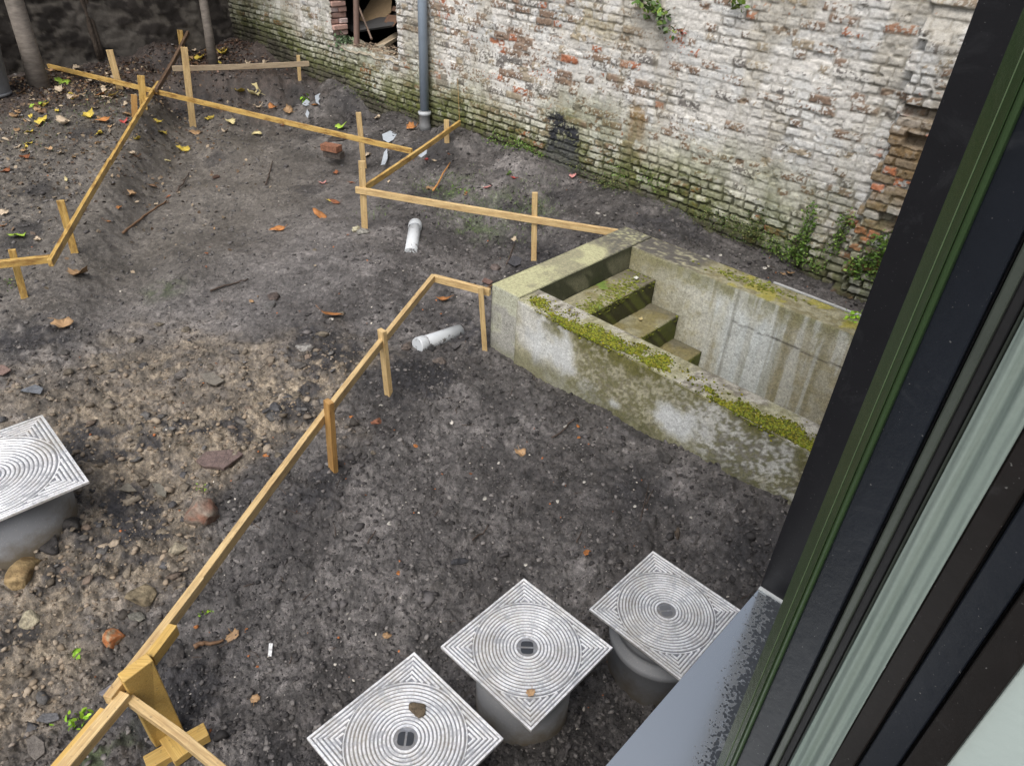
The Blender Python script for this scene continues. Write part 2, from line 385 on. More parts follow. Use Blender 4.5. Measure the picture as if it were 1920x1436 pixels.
# template rocks
def ico(sub=1):
    t = (1+5**.5)/2
    V = [(-1, t, 0), (1, t, 0), (-1, -t, 0), (1, -t, 0), (0, -1, t), (0, 1, t), (0, -1, -t), (0, 1, -t), (t, 0, -1), (t, 0, 1), (-t, 0, -1), (-t, 0, 1)]
    F = [(0, 11, 5), (0, 5, 1), (0, 1, 7), (0, 7, 10), (0, 10, 11), (1, 5, 9), (5, 11, 4), (11, 10, 2), (10, 7, 6), (7, 1, 8), (3, 9, 4), (3, 4, 2), (3, 2, 6), (3, 6, 8), (3, 8, 9), (4, 9, 5), (2, 4, 11), (6, 2, 10), (8, 6, 7), (9, 8, 1)]
    V = [np.array(v)/np.linalg.norm(v) for v in V]
    for _ in range(sub-1):
        cache = {}; F2 = []
        def mid(a, b):
            k = (min(a, b), max(a, b))
            if k not in cache:
                m = V[a]+V[b]; V.append(m/np.linalg.norm(m)); cache[k] = len(V)-1
            return cache[k]
        for a, b, c in F:
            ab, bc, ca = mid(a, b), mid(b, c), mid(c, a); F2 += [(a, ab, ca), (b, bc, ab), (c, ca, bc), (ab, bc, ca)]
        F = F2
    return np.array(V), np.array(F)
IV, IF = ico(1); IV2, IF2 = ico(2); IV3, IF3 = ico(3)

def scatter(name, X, Y, S, cols, label, cat, mat, flat=.6, sink=.3, jag=.35, Z=None):
    n = len(X); Z = H(X, Y) if Z is None else Z
    V = np.repeat(IV[None], n, 0)*(1+RNG.uniform(-jag, jag, (n, len(IV), 1)))
    V = V*np.stack([RNG.uniform(.7, 1.3, n), RNG.uniform(.6, 1.1, n), RNG.uniform(flat*.5, flat*1.1, n)], -1)[:, None, :]
    a = RNG.uniform(0, 6.28, n); ca, sa = np.cos(a)[:, None], np.sin(a)[:, None]
    tl = RNG.normal(0, .35, n)[:, None]
    vx = V[..., 0]*ca-V[..., 1]*sa; vy = V[..., 0]*sa+V[..., 1]*ca; vz = V[..., 2]+tl*V[..., 0]*.6
    V = np.stack([vx, vy, vz], -1)*S[:, None, None]
    V += np.stack([X, Y, Z+S*flat*(.6-sink)], -1)[:, None, :]
    F = (IF[None]+(np.arange(n)*len(IV))[:, None, None]).reshape(-1, 3)
    cc = np.repeat(cols[:, None, :], len(IV), 1).reshape(-1, 3)
    o = link(name, mesh(name, V.reshape(-1, 3), F, cc, False), mat); tag(o, label, cat, kind='stuff'); return o

def sample(n, rmin, rmax, pw):
    """random spots on the yard floor, denser towards the house"""
    a = np.radians(RNG.uniform(50, 150, n)); u = RNG.uniform(0, 1, n); e = 2-pw
    r = (rmin**e+(rmax**e-rmin**e)*u)**(1/e); x = r*np.cos(a); y = r*np.sin(a)
    p = (x-PA[0])*PD[0]+(y-PA[1])*PD[1]; q = (x-PA[0])*QD[0]+(y-PA[1])*QD[1]
    nn = x*WN[0]+y*WN[1]; ok = ~((p > -.02) & (p < 2.9) & (q > -.02) & (q < 1.5)) & (nn < WL0-.03)
    return x[ok], y[ok]
x, y = sample(80000, .9, 13, 1.25); keep = RNG.uniform(0, 1, len(x)) > .6*smoothmask(x, y); x, y = x[keep], y[keep]
S = (.0034+.0055*RNG.pareto(2.0, len(x)).clip(0, 3.2)*.6)*(.8+np.hypot(x, y)*.09)
tm = tanmask(x, y); u_ = RNG.uniform(0, 1, len(x))[:, None]
base = np.where(u_ < .55, np.array([[.042, .039, .039]]), np.array([[.125, .117, .112]]))
base = base*(1-tm[:, None]*.85) + np.array([.21, .165, .115])*tm[:, None]*.85
base = np.where(u_ > .989, np.array([[.46, .43, .38]]), base); base = np.where((u_ > .977) & (u_ <= .983), np.array([[.33, .12, .045]]), base)
smx = smoothmask(x, y)[:, None]; base = base*RNG.uniform(.5, 1.5, (len(x), 1)); base = np.where(base.max(1, keepdims=True) < .3, base*(1-.7*smx)+np.array([.105, .10, .098])*.7*smx, base); S = np.where(u_[:, 0] > .977, np.minimum(S, .008), S)
scatter('soil_crumbs', x, y, S, base, 'loose crumbs of soil, grit and pale chips over the yard', 'gravel', GRAVEL)
x, y = sample(4600, 1.2, 12, 1.1); keep = RNG.uniform(0, 1, len(x)) < (.22+.78*tanmask(x, y))*(1-.8*smoothmask(x, y)); x, y = x[keep], y[keep]
S = .008+.026*RNG.uniform(0, 1, len(x))**3.2; tm = tanmask(x, y)[:, None]
base = (np.array([.062, .058, .058])*(1-tm)+np.array([.17, .14, .105])*tm)*RNG.uniform(.35, 1.9, (len(x), 1))
scatter('rubble', x, y, S, base, 'small rubble and clods mostly on the clay side', 'rubble', GRAVEL, .6, .35, .48)

x, y = sample(1700, 1.2, 8, 1.0); keep = RNG.uniform(0, 1, len(x)) < tanmask(x, y)**1.5*(1-smoothmask(x, y)); x, y = x[keep], y[keep]
S = RNG.uniform(.014, .034, len(x)); base = np.array([(.20, .17, .13), (.12, .115, .11), (.26, .22, .165), (.17, .13, .10), (.09, .088, .09)])[RNG.integers(0, 5, len(x))]*RNG.uniform(.7, 1.3, (len(x), 1))
scatter('broken_stones', x, y, S, base, 'broken stones and mortar lumps strewn over the clay patch', 'rubble', STONE, .42, .3, .55)

# ------------------------------------------------------------------ painted brick wall
JL, JR, JB, JTOP = -8.45, -7.17, .90, 2.5          # opening
def brick_wall():
    ss = [-11.0]
    while ss[-1] < 2.6: ss.append(ss[-1]+.00125*math.hypot(WL0, ss[-1]))
    ss = np.array(ss); hh = np.concatenate([np.arange(-.25, 2.45, .0078), np.arange(2.46, 3.6, .02)])
    Sg, Hg = np.meshgrid(ss, hh); s = Sg.ravel(); h = Hg.ravel()
    CH = .068
    hw = h + (fbm(s, h*.3, .9, 3, 50)-.5)*.035 + (vn(s*4, h*3, 51)-.5)*.008
    row = np.floor(hw/CH).astype(int); fr = (hw/CH-row)*CH
    r0, r1 = row.min(), row.max(); left = np.zeros(len(s)); wid = np.zeros(len(s)); bid = np.zeros(len(s))
    rg = np.random.default_rng(3)
    for r in range(r0, r1+1):
        b = [-11.4-rg.uniform(0, .2)]
        k = rg.integers(0, 2)
        while b[-1] < 3:
            b.append(b[-1]+((.215 if (k % 2 == 0) else .11)+rg.normal(0, .006) if rg.uniform() < .8 else rg.uniform(.09, .21))); k += 1
        b = np.array(b); m = row == r; ix = np.searchsorted(b, s[m])-1
        left[m] = s[m]-b[ix]; wid[m] = b[ix+1]-b[ix]; bid[m] = (r*977+ix*131)
    jm = .006+.004*vn(s*6, h*6, 52)
    wob = (fbm(s, h, 26, 3, 53)-.5)*.022
    ed = np.minimum(np.minimum(left, wid-left), np.minimum(fr, CH-fr)*1.05)-jm+wob
    r1_ = _hash(bid, bid*0+1, 5, 1); r2_ = _hash(bid, bid*0+2, 5, 1); r3_ = _hash(bid, bid*0+3, 5, 1)
    face = sst(-.003, .0045, ed)
    hb = np.interp(s, [-11, -10.05, -9.29, -8.33, -7.27, -6.1, -5, -3.55, -2.5, -1.64, 2], [.7, .7, .51, .45, .28, .33, .33, .29, .17, .08, .05])
    dh = h-hb                                       # height over the soil line
    low = sst(.55, .15, dh+(fbm(s, h, 1.5, 3, 54)-.5)*.3)
    fill = np.clip(sst(.22, .50, fbm(s, h, 1.7, 4, 55)) - low*.9, 0, 1)   # joints smeared with paint and mortar
    depth = .0034+.0075*(1-fill)+.014*low
    z = depth*(face-1) + (r1_-.5)*.011*(.4+.6*face) + (left/wid-.5)*(r2_-.5)*.008
    z = z + (fbm(s, h, 34, 4, 56, .65)-.5)*.014 + (fbm(s, h, 4, 3, 57)-.5)*.02 + (fbm(s, h, 90, 2, 58)-.5)*.005
    # spalled faces
    sp = (r3_ > .80)*sst(.5, .62, fbm(s, h, 14, 3, 59)); z = z-sp*.012*face
    # pier at the house end, toothed edge, pockets
    tooth = (_hash(row, row*0, 7, 2)-.5)*.09
    pier = sst(-.012, .012, s-(-1.60+tooth)+0*h)*sst(2.2, 1.9, h-.1*r1_)
    z = z+pier*.11
    pocket = np.zeros(len(s))
    for (px, py, a, b, dp) in ((1722, 212, .11, .035, .05), (1722, 268, .10, .045, .07), (1668, 418, .09, .06, .06), (1690, 470, .13, .13, .05)):
        q = on_plane(px, py, WN, WL0-.11); ps, ph = q@WD, q[2]
        e = np.maximum(np.abs(s-ps)/a, np.abs(h-ph)/b)+(fbm(s, h, 20, 3, 60)-.5)*.25; pk = sst(1.05, .9, e); z = z-pk*dp; pocket = np.maximum(pocket, pk)
    fill = fill*np.interp(s, [-6, -4, -2], [1, .75, .5]); pz = sst(-1.72, -1.58, s)*sst(1.9, 1.6, h); fill = fill*(1-.8*pz); z = z-pz*(1-face)*.016
    # ---------------- colour of paint, brick, mortar, moss
    n1 = fbm(s, h, 2.2, 4, 61); n2 = fbm(s, h, 11, 4, 62); n3 = fbm(s, h, 40, 3, 63)
    paint = np.array([.56, .55, .52])[None]*(.78+.38*n1[:, None])*(.85+.3*r2_[:, None]**.5)
    cool = sst(.5, .72, fbm(s, h, 6, 3, 64))[:, None]; paint = paint*(1-cool*.25)+np.array([.55, .60, .64])*cool*.25
    brown = np.array([.215, .155, .115]); red = np.array([.33, .135, .075]); grey = np.array([.165, .155, .145]); tan = np.array([.31, .265, .20])
    bc = np.where(r2_[:, None] < .09, red, np.where(r2_[:, None] < .55, brown, np.where(r2_[:, None] < .8, grey, tan)))
    # peeling: stronger right of the pipe, weak near the house
    reg = np.interp(s, [-11, -8.5, -6.7, -5.2, -3.6, -2.6, -1.7, 0], [.24, .20, .33, .36, .26, .16, .20, .20])
    bias = (r1_**2-.33)*.30
    n4 = fbm(s, h, 75, 3, 163)
    peel = sst(.505, .535, .22*n2+.40*n3+.38*n4+(reg-.36)*.75+bias*1.0+.1*(n1-.5)-.015)
    peel = np.maximum(peel, (r3_ > 1-reg*.22)*sst(.42, .5, n3+.04)*face)
    mort = np.array([.40, .385, .345])*(.7+.6*n2[:, None])
    c = paint*(1-peel[:, None])+bc*peel[:, None]*(.7+.6*n3[:, None])
    mm = ((1-face)*(1-fill*.85))[:, None]; c = c*(1-mm)+mort*(.55+.45*fill[:, None])*mm
    # olive mortar patch near the top right of the pipe, brown pier, brown runs
    ol = at = sst(.55, .1, np.hypot((s-wl(1110, 45)[0])/1.1, (h-wl(1110, 45)[1])/.5))*sst(.42, .58, n1*.5+n2*.5+.02); c = c*(1-ol[:, None]*.75)+np.array([.33, .29, .19])*ol[:, None]*.75
    run = sst(.16, .03, np.abs(s-wl(1205, 150)[0]+.05*(n1-.5)*4))*sst(1.25, .95, h)*sst(.3, .5, n2)*.75; c = c*(1-run[:, None])+np.array([.23, .15, .06])*run[:, None]
    stn = sst(.50, .66, fbm(s*.8, h*.35, 5, 4, 65))*.40; c = c*(1-stn[:, None])+np.array([.30, .27, .2])*stn[:, None]
    br = (pier*sst(1.75, 1.3, h)*sst(.55, .9, h+.3*(r1_-.5))*sst(.4, .52, n1*.3+n2*.4+r2_*.3+.02)*.85)[:, None]; c = c*(1-br)+np.array([.19, .125, .055])*br
    pr = (sst(-1.72, -1.6, s)*(r2_ < .30)*sst(.85, .6, np.abs(h-.75))*face*sst(.35, .5, n3)*.9)[:, None]; c = c*(1-pr)+np.array([.47, .17, .08])*pr
    c = c*(1-pocket[:, None]*.75)+np.array([.13, .105, .075])*pocket[:, None]*.75
    # algae then moss near the soil
    gr = np.clip(sst(.85, .05, dh+(n1-.5)*.9)*.72, 0, 1)[:, None]; c = c*(1-gr)+c*np.array([.62, .66, .40])*gr
    mo = (sst(.50, .14, dh+(n2-.5)*.6+(n1-.5)*.5)*sst(.36, .55, n2+.10*(1-face)+.04)*.9)[:, None]
    mosc = np.array([.075, .088, .020])*(.4+1.2*n3[:, None]); c = c*(1-mo)+mosc*mo
    dirt = (sst(.13, .0, dh+(n2-.5)*.16)*.85)[:, None]; c = c*(1-dirt)+np.array([.06, .052, .045])*dirt
    # bare old joints: near-black towards the bottom
    jd = (low*(1-face)*.8)[:, None]; c = c*(1-jd)+np.array([.035, .035, .022])*jd
    # corner shade darkened into the wall colour at the far end
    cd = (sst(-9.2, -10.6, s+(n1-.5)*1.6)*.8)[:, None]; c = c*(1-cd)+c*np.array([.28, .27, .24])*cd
    # long green-black drips over the lower half
    dr = fbm(s, h*.12, 5, 4, 166); dm = (sst(.52, .66, dr)*sst(1.3, .4, dh)*sst(.3, .5, n2)*.45)[:, None]; c = c*(1-dm)+np.array([.135, .14, .07])*dm
    # tar patch
    ts, th = wl(1052, 255); e = np.hypot((s-ts)/.22, (h-th)/.20)+(fbm(s, h, 9, 4, 66)-.5)*1.3+.9*sst(1.1, .6, np.hypot((s-ts)/.09, (h-th-.0)/.05))
    tr = (sst(1.15, .85, e+(n4-.5)*.6)*sst(.36, .43, n3*.5+n4*.5+.02)*.96)[:, None]; c = c*(1-tr)+np.array([.022, .024, .032])*tr
    e2 = np.hypot((s-ts-.05)/.3, (h-th+.22)/.24)+(n2-.5)*.8; t2 = (sst(1, .5, e2)*.8)[:, None]; c = c*(1-t2)+np.array([.075, .078, .072])*t2
    c = np.clip(c, .01, .85)
    ns, nh = len(ss), len(hh); i = np.arange(nh-1)[:, None]*ns; j = np.arange(ns-1)[None, :]
    F = np.stack([i+j, i+j+1, i+ns+j+1, i+ns+j], -1).reshape(-1, 4)
    fc = F[:, 0]; jj = (row[fc] % 2)*.0
    rag = (vn(h[fc]*40, s[fc]*0+3, 67)-.5)*.05
    inside = (s[fc] > JL+rag) & (s[fc] < JR+rag*.3) & (h[fc] > JB+(fbm(s, h, 5, 3, 68)[fc]-.5)*.06) & (h[fc] < JTOP)
    F = F[~inside]
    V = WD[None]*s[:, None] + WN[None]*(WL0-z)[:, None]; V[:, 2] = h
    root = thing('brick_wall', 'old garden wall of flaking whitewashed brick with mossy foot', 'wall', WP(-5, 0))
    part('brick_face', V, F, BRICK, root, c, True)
    # body of the wall behind the face
    mb = MB()
    def wb(s0, s1, h0, h1, n0=.055, n1=.3):
        b = [WP(s0, h0, -n0), WP(s1, h0, -n0), WP(s1, h0, -n1), WP(s0, h0, -n1)]; t_ = [p+np.array([0, 0, h1-h0]) for p in b]; mb.hexa(b, t_)
    wb(-11.3, JL-.12, -.25, 3.6); wb(JR+.012, 2.6, -.25, 3.6); wb(JL-.118, JR+.01, -.25, JB-.03); wb(JL-.118, JR+.01, JTOP, 3.6)
    cc = np.tile([.33, .30, .26], (len(mb.V), 1)); part('wall_core', mb.V, mb.F, BRICK, root, cc)
    # broken pink brick jamb
    mb = MB(); rg2 = random.Random(4); cols = []
    R = np.stack([WD, WN, [0, 0, 1]], 1)
    for k in range(25):
        hz = JB-.02+k*.066
        for (n0, ln) in (((.07, .11), (.19, .11)) if k % 2 else ((.13, .21),)):
            st = rg2.uniform(-.035, .03); n0 += rg2.uniform(-.01, .01)
            if rg2.random() < .15: st -= .05
            before = len(mb.V); mb.box(WP(JL-.06+st, hz+.03, -n0), .13, ln, .056, R)
            col = np.array(rg2.choice([(.62, .47, .44), (.68, .55, .52), (.50, .33, .28), (.70, .62, .58)]))*rg2.uniform(.8, 1.15)
            cols += [col]*(len(mb.V)-before)
    o = part('broken_jamb', mb.V, mb.F, BRICK, root, np.array(cols)); bevel(o, .008, 2); o['label'] = 'raw pinkish broken brick edge of the opening'
    # ragged mortar ledge of the opening
    n = 90; m = 14; ii, jj_ = np.meshgrid(np.linspace(JL-.1, JR+.02, n), np.linspace(-.012, .32, m)); a_ = ii.ravel(); b_ = jj_.ravel()
    hz = JB-.01+(fbm(a_, b_, 7, 4, 69)-.5)*.07-.05*sst(.03, -.01, b_)
    V = WD[None]*a_[:, None]+WN[None]*(WL0+b_)[:, None]; V[:, 2] = hz
    i = np.arange(m-1)[:, None]*n; j = np.arange(n-1)[None, :]; F = np.stack([i+j, i+j+1, i+n+j+1, i+n+j], -1).reshape(-1, 4)
    part('ledge', V, F, BRICK, root, np.tile([.30, .27, .21], (len(V), 1))*(.7+.6*fbm(a_, b_, 15, 3, 70)[:, None]), True)
    return root
brick_wall()

# far garden wall: blackened stone and brick, at a right angle
def dark_wall():
    BL = 9.0; u = np.arange(0, BL, .02); hh = np.arange(.2, 5.2, .02); U, Hh = np.meshgrid(u, hh); s = U.ravel(); h = Hh.ravel()
    CH = .085; row = np.floor((h+(fbm(s, h, .8, 3, 80)-.5)*.08)/CH); fr = (h/CH-np.floor(h/CH))
    st = worley(s/1.5+(fbm(s, h, 5, 3, 181)-.5)*.16, h/.75+(fbm(s, h, 5, 3, 182)-.5)*.12, 5.2, 81)
    f1, rid = st; face = sst(.62, .35, f1+(fbm(s, h, 9, 3, 82)-.5)*.3)
    z = face*.012+(fbm(s, h, 6, 4, 83)-.5)*.045+(rid-.5)*.012
    n1 = fbm(s, h, 2, 4, 84); n2 = fbm(s, h, 10, 4, 85)
    c = np.array([.030, .026, .023])*(.5+1.1*n1[:, None])*(.7+.6*rid[:, None])
    mm = ((1-face)*sst(.42, .6, n2)*.8)[:, None]; c = c*(1-mm)+np.array([.12, .108, .092])*mm
    pl = (sst(.56, .66, fbm(s, h, 3.2, 5, 86))*.7)[:, None]; c = c*(1-pl)+np.array([.13, .118, .102])*pl
    O = WP(-11.0, 0, 0); V = O[None] - WN[None]*(s[:, None]-.05) + WD[None]*(z-.02)[:, None]; V[:, 2] = h
    ns, nh = len(u), len(hh); i = np.arange(nh-1)[:, None]*ns; j = np.arange(ns-1)[None, :]
    F = np.stack([i+j, i+ns+j, i+ns+j+1, i+j+1], -1).reshape(-1, 4)
    root = thing('stone_wall', 'blackened rubble wall closing the far end of the garden', 'wall', O-WN*4)
    part('stone_face', V, F, BRICK, root, c, True)
    mb = MB(); a = O-WD*.08+WN*.3; b = O-WD*.08-WN*BL
    bq = [b, a, a-WD*.3, b-WD*.3]; bq = [np.array([p[0], p[1], .2]) for p in bq]; mb.hexa(bq[::-1], [p+np.array([0, 0, 5.0]) for p in bq[::-1]])
    part('wall_core', mb.V, mb.F, BRICK, root, np.tile([.05, .045, .04], (len(mb.V), 1)))
dark_wall()

# ------------------------------------------------------------------ concrete basin with steps
def m_concrete():
    t = NT('mossy_concrete'); a = t.attr(); n1 = t.noise(55, 6, .7); n2 = t.noise(220, 3, .7)
    c = t.mix(.62, a, t.ramp(n1, [(.34, .5), (.5, 1.), (.66, 1.4)]), 'MULTIPLY')
    c = t.mix(.6, c, t.ramp(n2, [(.35, .5), (.62, 1.35)]), 'MULTIPLY')
    return t.out(c, t.ramp(n1, [(.3, .55), (.7, .85)]), t.bump(n1, .45, .006, t.bump(n2, .4, .003)), Specular_IOR_Level=.35)
CONC = m_concrete()
def face_grid(mb, O, U, V_, nu, nv, disp=.004, seed=0, nrm=None):
    """a displaced sheet O + u*U + v*V; returns vertex arrays (pos, u, v)"""
    u, v = np.meshgrid(np.linspace(0, 1, nu), np.linspace(0, 1, nv)); u = u.ravel(); v = v.ravel()
    U = np.array(U, float); V_ = np.array(V_, float); P = np.array(O)[None]+u[:, None]*U+v[:, None]*V_
    N = np.cross(U, V_); N /= np.linalg.norm(N); a = u*np.linalg.norm(U); b = v*np.linalg.norm(V_)
    edge = np.clip(np.minimum(np.minimum(a, a.max()-a), np.minimum(b, b.max()-b))/.008, 0, 1)
    P += N[None]*((fbm(a+seed, b, 9, 5, 90+seed)-.5)*disp*2*edge - .0045*(1-edge))[:, None]
    i = np.arange(nv-1)[:, None]*nu; j = np.arange(nu-1)[None, :]
    F = np.stack([i+j, i+j+1, i+nu+j+1, i+nu+j], -1).reshape(-1, 4); return P, F, a, b
def cblock(name, root, p0, p1, q0, q1, h0, h1, colf, disp=.004, res=.012, rough_top=0, skew=None, label=None):
    """a block of the basin in its own axes, fine-meshed on every visible side"""
    Vs = []; Fs = []; Cs = []; n = 0
    def cn(p, q, h): 
        q = q + (skew(p, q) if skew else 0); return PQ(p, q, h)
    zv = np.array([0, 0, 1.])
    q00 = q0+(skew(p0, q0) if skew else 0); q01 = q0+(skew(p1, q0) if skew else 0)
    sides = {'front': (PQ(p0, q00, h0), PQ(p1, q01, h0)-PQ(p0, q00, h0), zv*(h1-h0)),
             'back': (PQ(p1, q1, h0), -PD*(p1-p0), zv*(h1-h0)), 'left': (PQ(p0, q1, h0), PQ(p0, q00, h0)-PQ(p0, q1, h0), zv*(h1-h0)),
             'right': (PQ(p1, q01, h0), PQ(p1, q1, h0)-PQ(p1, q01, h0), zv*(h1-h0))}
    for k, (O, U, V_) in sides.items():
        nu = max(3, int(np.linalg.norm(U)/res)); nv = max(3, int(np.linalg.norm(V_)/res))
        P, F, a, b = face_grid(None, O, U, V_, nu, nv, disp, len(k)); Vs.append(P); Fs.append(F+n); n += len(P); Cs.append(colf(k, P, a, h1-b))
    nu = max(3, int((p1-p0)/res)); nv = max(3, int((q1-q0)/res))
    pp, qq = np.meshgrid(np.linspace(p0, p1, nu), np.linspace(0, 1, nv)); pp = pp.ravel(); t_ = qq.ravel()
    lo = np.array([q0+(skew(p, q0) if skew else 0) for p in pp]); q = lo+(q1-lo)*t_
    ed = np.clip(np.minimum(np.minimum(pp-p0, p1-pp), np.minimum(q-lo, q1-q))/.012, 0, 1)
    z = h1+(fbm(pp, q, 9, 5, 95)-.5)*disp*2*ed+(fbm(pp, q, 45, 4, 96)-.5)*rough_top*ed - .004*(1-ed)
    P = PA[None]+PD[None]*pp[:, None]+QD[None]*q[:, None]; P[:, 2] = z
    i = np.arange(nv-1)[:, None]*nu; j = np.arange(nu-1)[None, :]; F = np.stack([i+j, i+j+1, i+nu+j+1, i+nu+j], -1).reshape(-1, 4)
    Vs.append(P); Fs.append(F+n); Cs.append(colf('top', P, pp, q))
    o = part(name, np.concatenate(Vs), np.concatenate(Fs), CONC, root, np.concatenate(Cs), True)
    if label: o['label'] = label
    return o
PALE = np.array([.56, .58, .57]); GREY = np.array([.36, .36, .325]); OLV = np.array([.135, .135, .060]); BRN = np.array([.070, .060, .034]); OLP = np.array([.33, .33, .20])
def lerp(a, b, t): return a*(1-t[:, None])+b*t[:, None]
MCL = ((.37, .06, .035, .025, 110), (.44, .02, .03, .015, 40), (.60, -.01, .05, .012, 90), (.70, -.02, .05, .018, 200), (.80, -.01, .05, .022, 260), (.90, .005, .05, .03, 280), (.83, .07, .04, .02, 60), (.98, .05, .04, .025, 120), (1.03, -.01, .03, .015, 80), (1.13, .03, .035, .02, 110), (1.15, .10, .02, .02, 40), (1.28, .0, .04, .02, 130), (1.30, .075, .035, .03, 130), (1.37, .02, .02, .015, 40),
                              (1.66, .02, .02, .012, 30), (1.80, -.03, .05, .012, 160), (1.88, .02, .03, .02, 120), (1.90, -.03, .06, .012, 200), (2.02, -.01, .05, .028, 340), (2.12, .03, .04, .03, 240), (2.25, -.02, .06, .018, 240), (2.36, .04, .05, .035, 320), (2.5, .02, .06, .04, 200), (.62, .06, .15, .05, 50), (2.05, -.05, .2, .004, 60), (.85, -.045, .15, .004, 70), (1.5, .05, .3, .05, 50))
def mossmask(p, q):
    m = np.zeros(p.shape)
    for p0, q0, sp, sq, n in MCL:
        if n > 70: m += n/200*np.exp(-((p-p0)/(sp*1.3))**2-((q-q0)/(sq*1.4))**2)
    return m
def col_front(k, P, a, d):
    p = (P-PA)@PD; h = P[:, 2]
    if k == 'top':
        q = (P-PA)@QD; n = fbm(p, q, 5, 4, 101); n2 = fbm(p, q, 30, 4, 102)
        c = lerp(np.tile(np.array([.40, .385, .33]), (len(P), 1)), np.array([.19, .175, .14]), sst(.42, .62, n2))
        c = lerp(c, np.array([.27, .265, .12]), sst(.45, .62, n)*.5); c = lerp(c, np.array([.15, .145, .02]), sst(.25, .5, mossmask(p, q)+(n2-.5)*.9)*.85); return c*(.85+.3*n[:, None])
    streak = fbm(p*1., h*.14, 7, 4, 103); n = fbm(p, h, 3.2, 4, 104); n2 = fbm(p, h, 22, 4, 105)
    c = lerp(np.tile(np.array([.48, .48, .44]), (len(P), 1)), np.array([.34, .325, .23]), sst(.38, .6, n))
    n4 = fbm(p, h, 60, 3, 106)
    if k == 'front':
        # two pale clean patches, the rest brown-olive growth running down
        e1 = np.hypot((p-.58)/.24, (h-.26)/.21); e2 = np.hypot((p-1.52)/.17, (h-.24)/.13)+.12; e3 = np.hypot((p-1.1)/.16, (h-.13)/.07)+.3; e4 = np.hypot((p-2.5)/.2, (h-.25)/.12)+.3
        e = np.minimum(np.minimum(e1, e2), np.minimum(e3, e4))+(n2-.5)*.55+(streak-.5)*1.5+(n-.5)*.5
        g = sst(.62, 1.25, e); c = lerp(np.tile(PALE, (len(P), 1))*.95, c, sst(.5, 1.2, e))
        g2 = g*sst(.60, 1.0, p+(n-.5)*.5)*(.75+.25*sst(1.2, 2.2, p))*sst(.47, .55, n2*.3+streak*.25+n4*.45+.02); c = lerp(c, BRN, g2*.74)
        g3 = g*sst(.5, .62, n4)*sst(.5, .7, p)*.5; c = lerp(c, np.array([.15, .15, .05]), g3)
        mo = sst(.11, .0, .495-h-(n-.5)*.16-(streak-.5)*.2)*sst(.38, .55, n2+.06)*sst(.3, .5, p); c = lerp(c, np.array([.11, .105, .025]), mo*.85)
        ft = sst(.14, .02, h-.06+(n-.5)*.1)*.6; c = lerp(c, np.array([.10, .10, .045]), ft)
    return c*(.85+.3*n2[:, None])
def col_cap(k, P, a, d):
    p = (P-PA)@PD; q = (P-PA)@QD; h = P[:, 2]; n = fbm(p+q*.3, q+h, 7, 4, 110); n2 = fbm(p*3+q, q*3+h, 16, 4, 111)
    c = lerp(np.tile(np.array([.39, .385, .23]), (len(P), 1)), np.array([.27, .26, .17]), sst(.4, .65, n))
    if k == 'top':
        dd = sst(1.0, 1.3, q+p*.5+(n-.5)*.35)*sst(.3, .5, n2); c = lerp(c, np.array([.085, .08, .075]), dd*.9)
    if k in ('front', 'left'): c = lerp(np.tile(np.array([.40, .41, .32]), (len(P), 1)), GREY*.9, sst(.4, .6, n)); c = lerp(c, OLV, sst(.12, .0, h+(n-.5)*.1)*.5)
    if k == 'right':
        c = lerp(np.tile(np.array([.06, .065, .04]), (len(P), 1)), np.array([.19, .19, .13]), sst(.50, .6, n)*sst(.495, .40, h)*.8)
    return c*(.85+.3*n2[:, None])
def col_back(k, P, a, d):
    p = (P-PA)@PD; q = (P-PA)@QD; h = P[:, 2]; n = fbm(p, h+q, 3, 4, 120); n2 = fbm(p, h+q*2, 20, 4, 121); st = fbm(p, h*.07, 5.5, 4, 122)
    if k == 'top':
        c = lerp(np.tile(np.array([.29, .275, .185]), (len(P), 1)), np.array([.20, .18, .10]), sst(.4, .6, n2))
        so = sst(1.05, .55, p+(n-.5)*.7)*sst(.28, .45, n2)*.9; c = lerp(c, np.array([.075, .07, .068]), so)
        c = lerp(c, np.array([.30, .27, .03]), sst(.52, .62, fbm(p, q, 9, 4, 123))*sst(.85, 1.1, p)*.7); return c
    c = lerp(np.tile(np.array([.54, .54, .47]), (len(P), 1)), np.array([.38, .365, .27]), sst(.45, .65, n*.4+n2*.6))
    wh = sst(.47, .60, st+.02)*sst(.50, .34, h+(st-.5)*.5)*sst(.85, 1.05, p); c = lerp(c, np.array([.56, .60, .60]), wh*.85)
    br = sst(.50, .40, st)*sst(.9, 1.1, p)*.55; c = lerp(c, np.array([.27, .235, .14]), br)
    top = sst(.16, .0, .495-h-(n-.5)*.15-(n2-.5)*.08)*.75; c = lerp(c, OLV*1.25, top)
    near = sst(.98, .5, p+(h-.1)*.25+(n-.5)*.5+(n2-.5)*.25); c = lerp(c, np.array([.22, .20, .11]), near*.6)
    fs = sst(.54, .62, fbm(p, h*.05, 16, 3, 124))*sst(.8, 1.1, p)*.45; c = lerp(c, np.array([.21, .19, .10]), fs); fw = sst(.56, .62, fbm(p, h*.05, 20, 3, 125))*sst(.8, 1.1, p)*.5; c = lerp(c, np.array([.58, .60, .57]), fw)
    # dark seam that runs down and cold joint
    sm = sst(.016, .004, np.abs(p-1.17-.02*(n-.5)))*.5; c = lerp(c, np.array([.12, .11, .07]), sm)
    cj = sst(.008, .002, np.abs(h-.245+.02*(n-.5)+.01*(n2-.5)))*sst(1.16, 1.19, p)*.9; c = lerp(c, np.array([.05, .045, .035]), cj)
    return c*(.85+.3*n2[:, None])
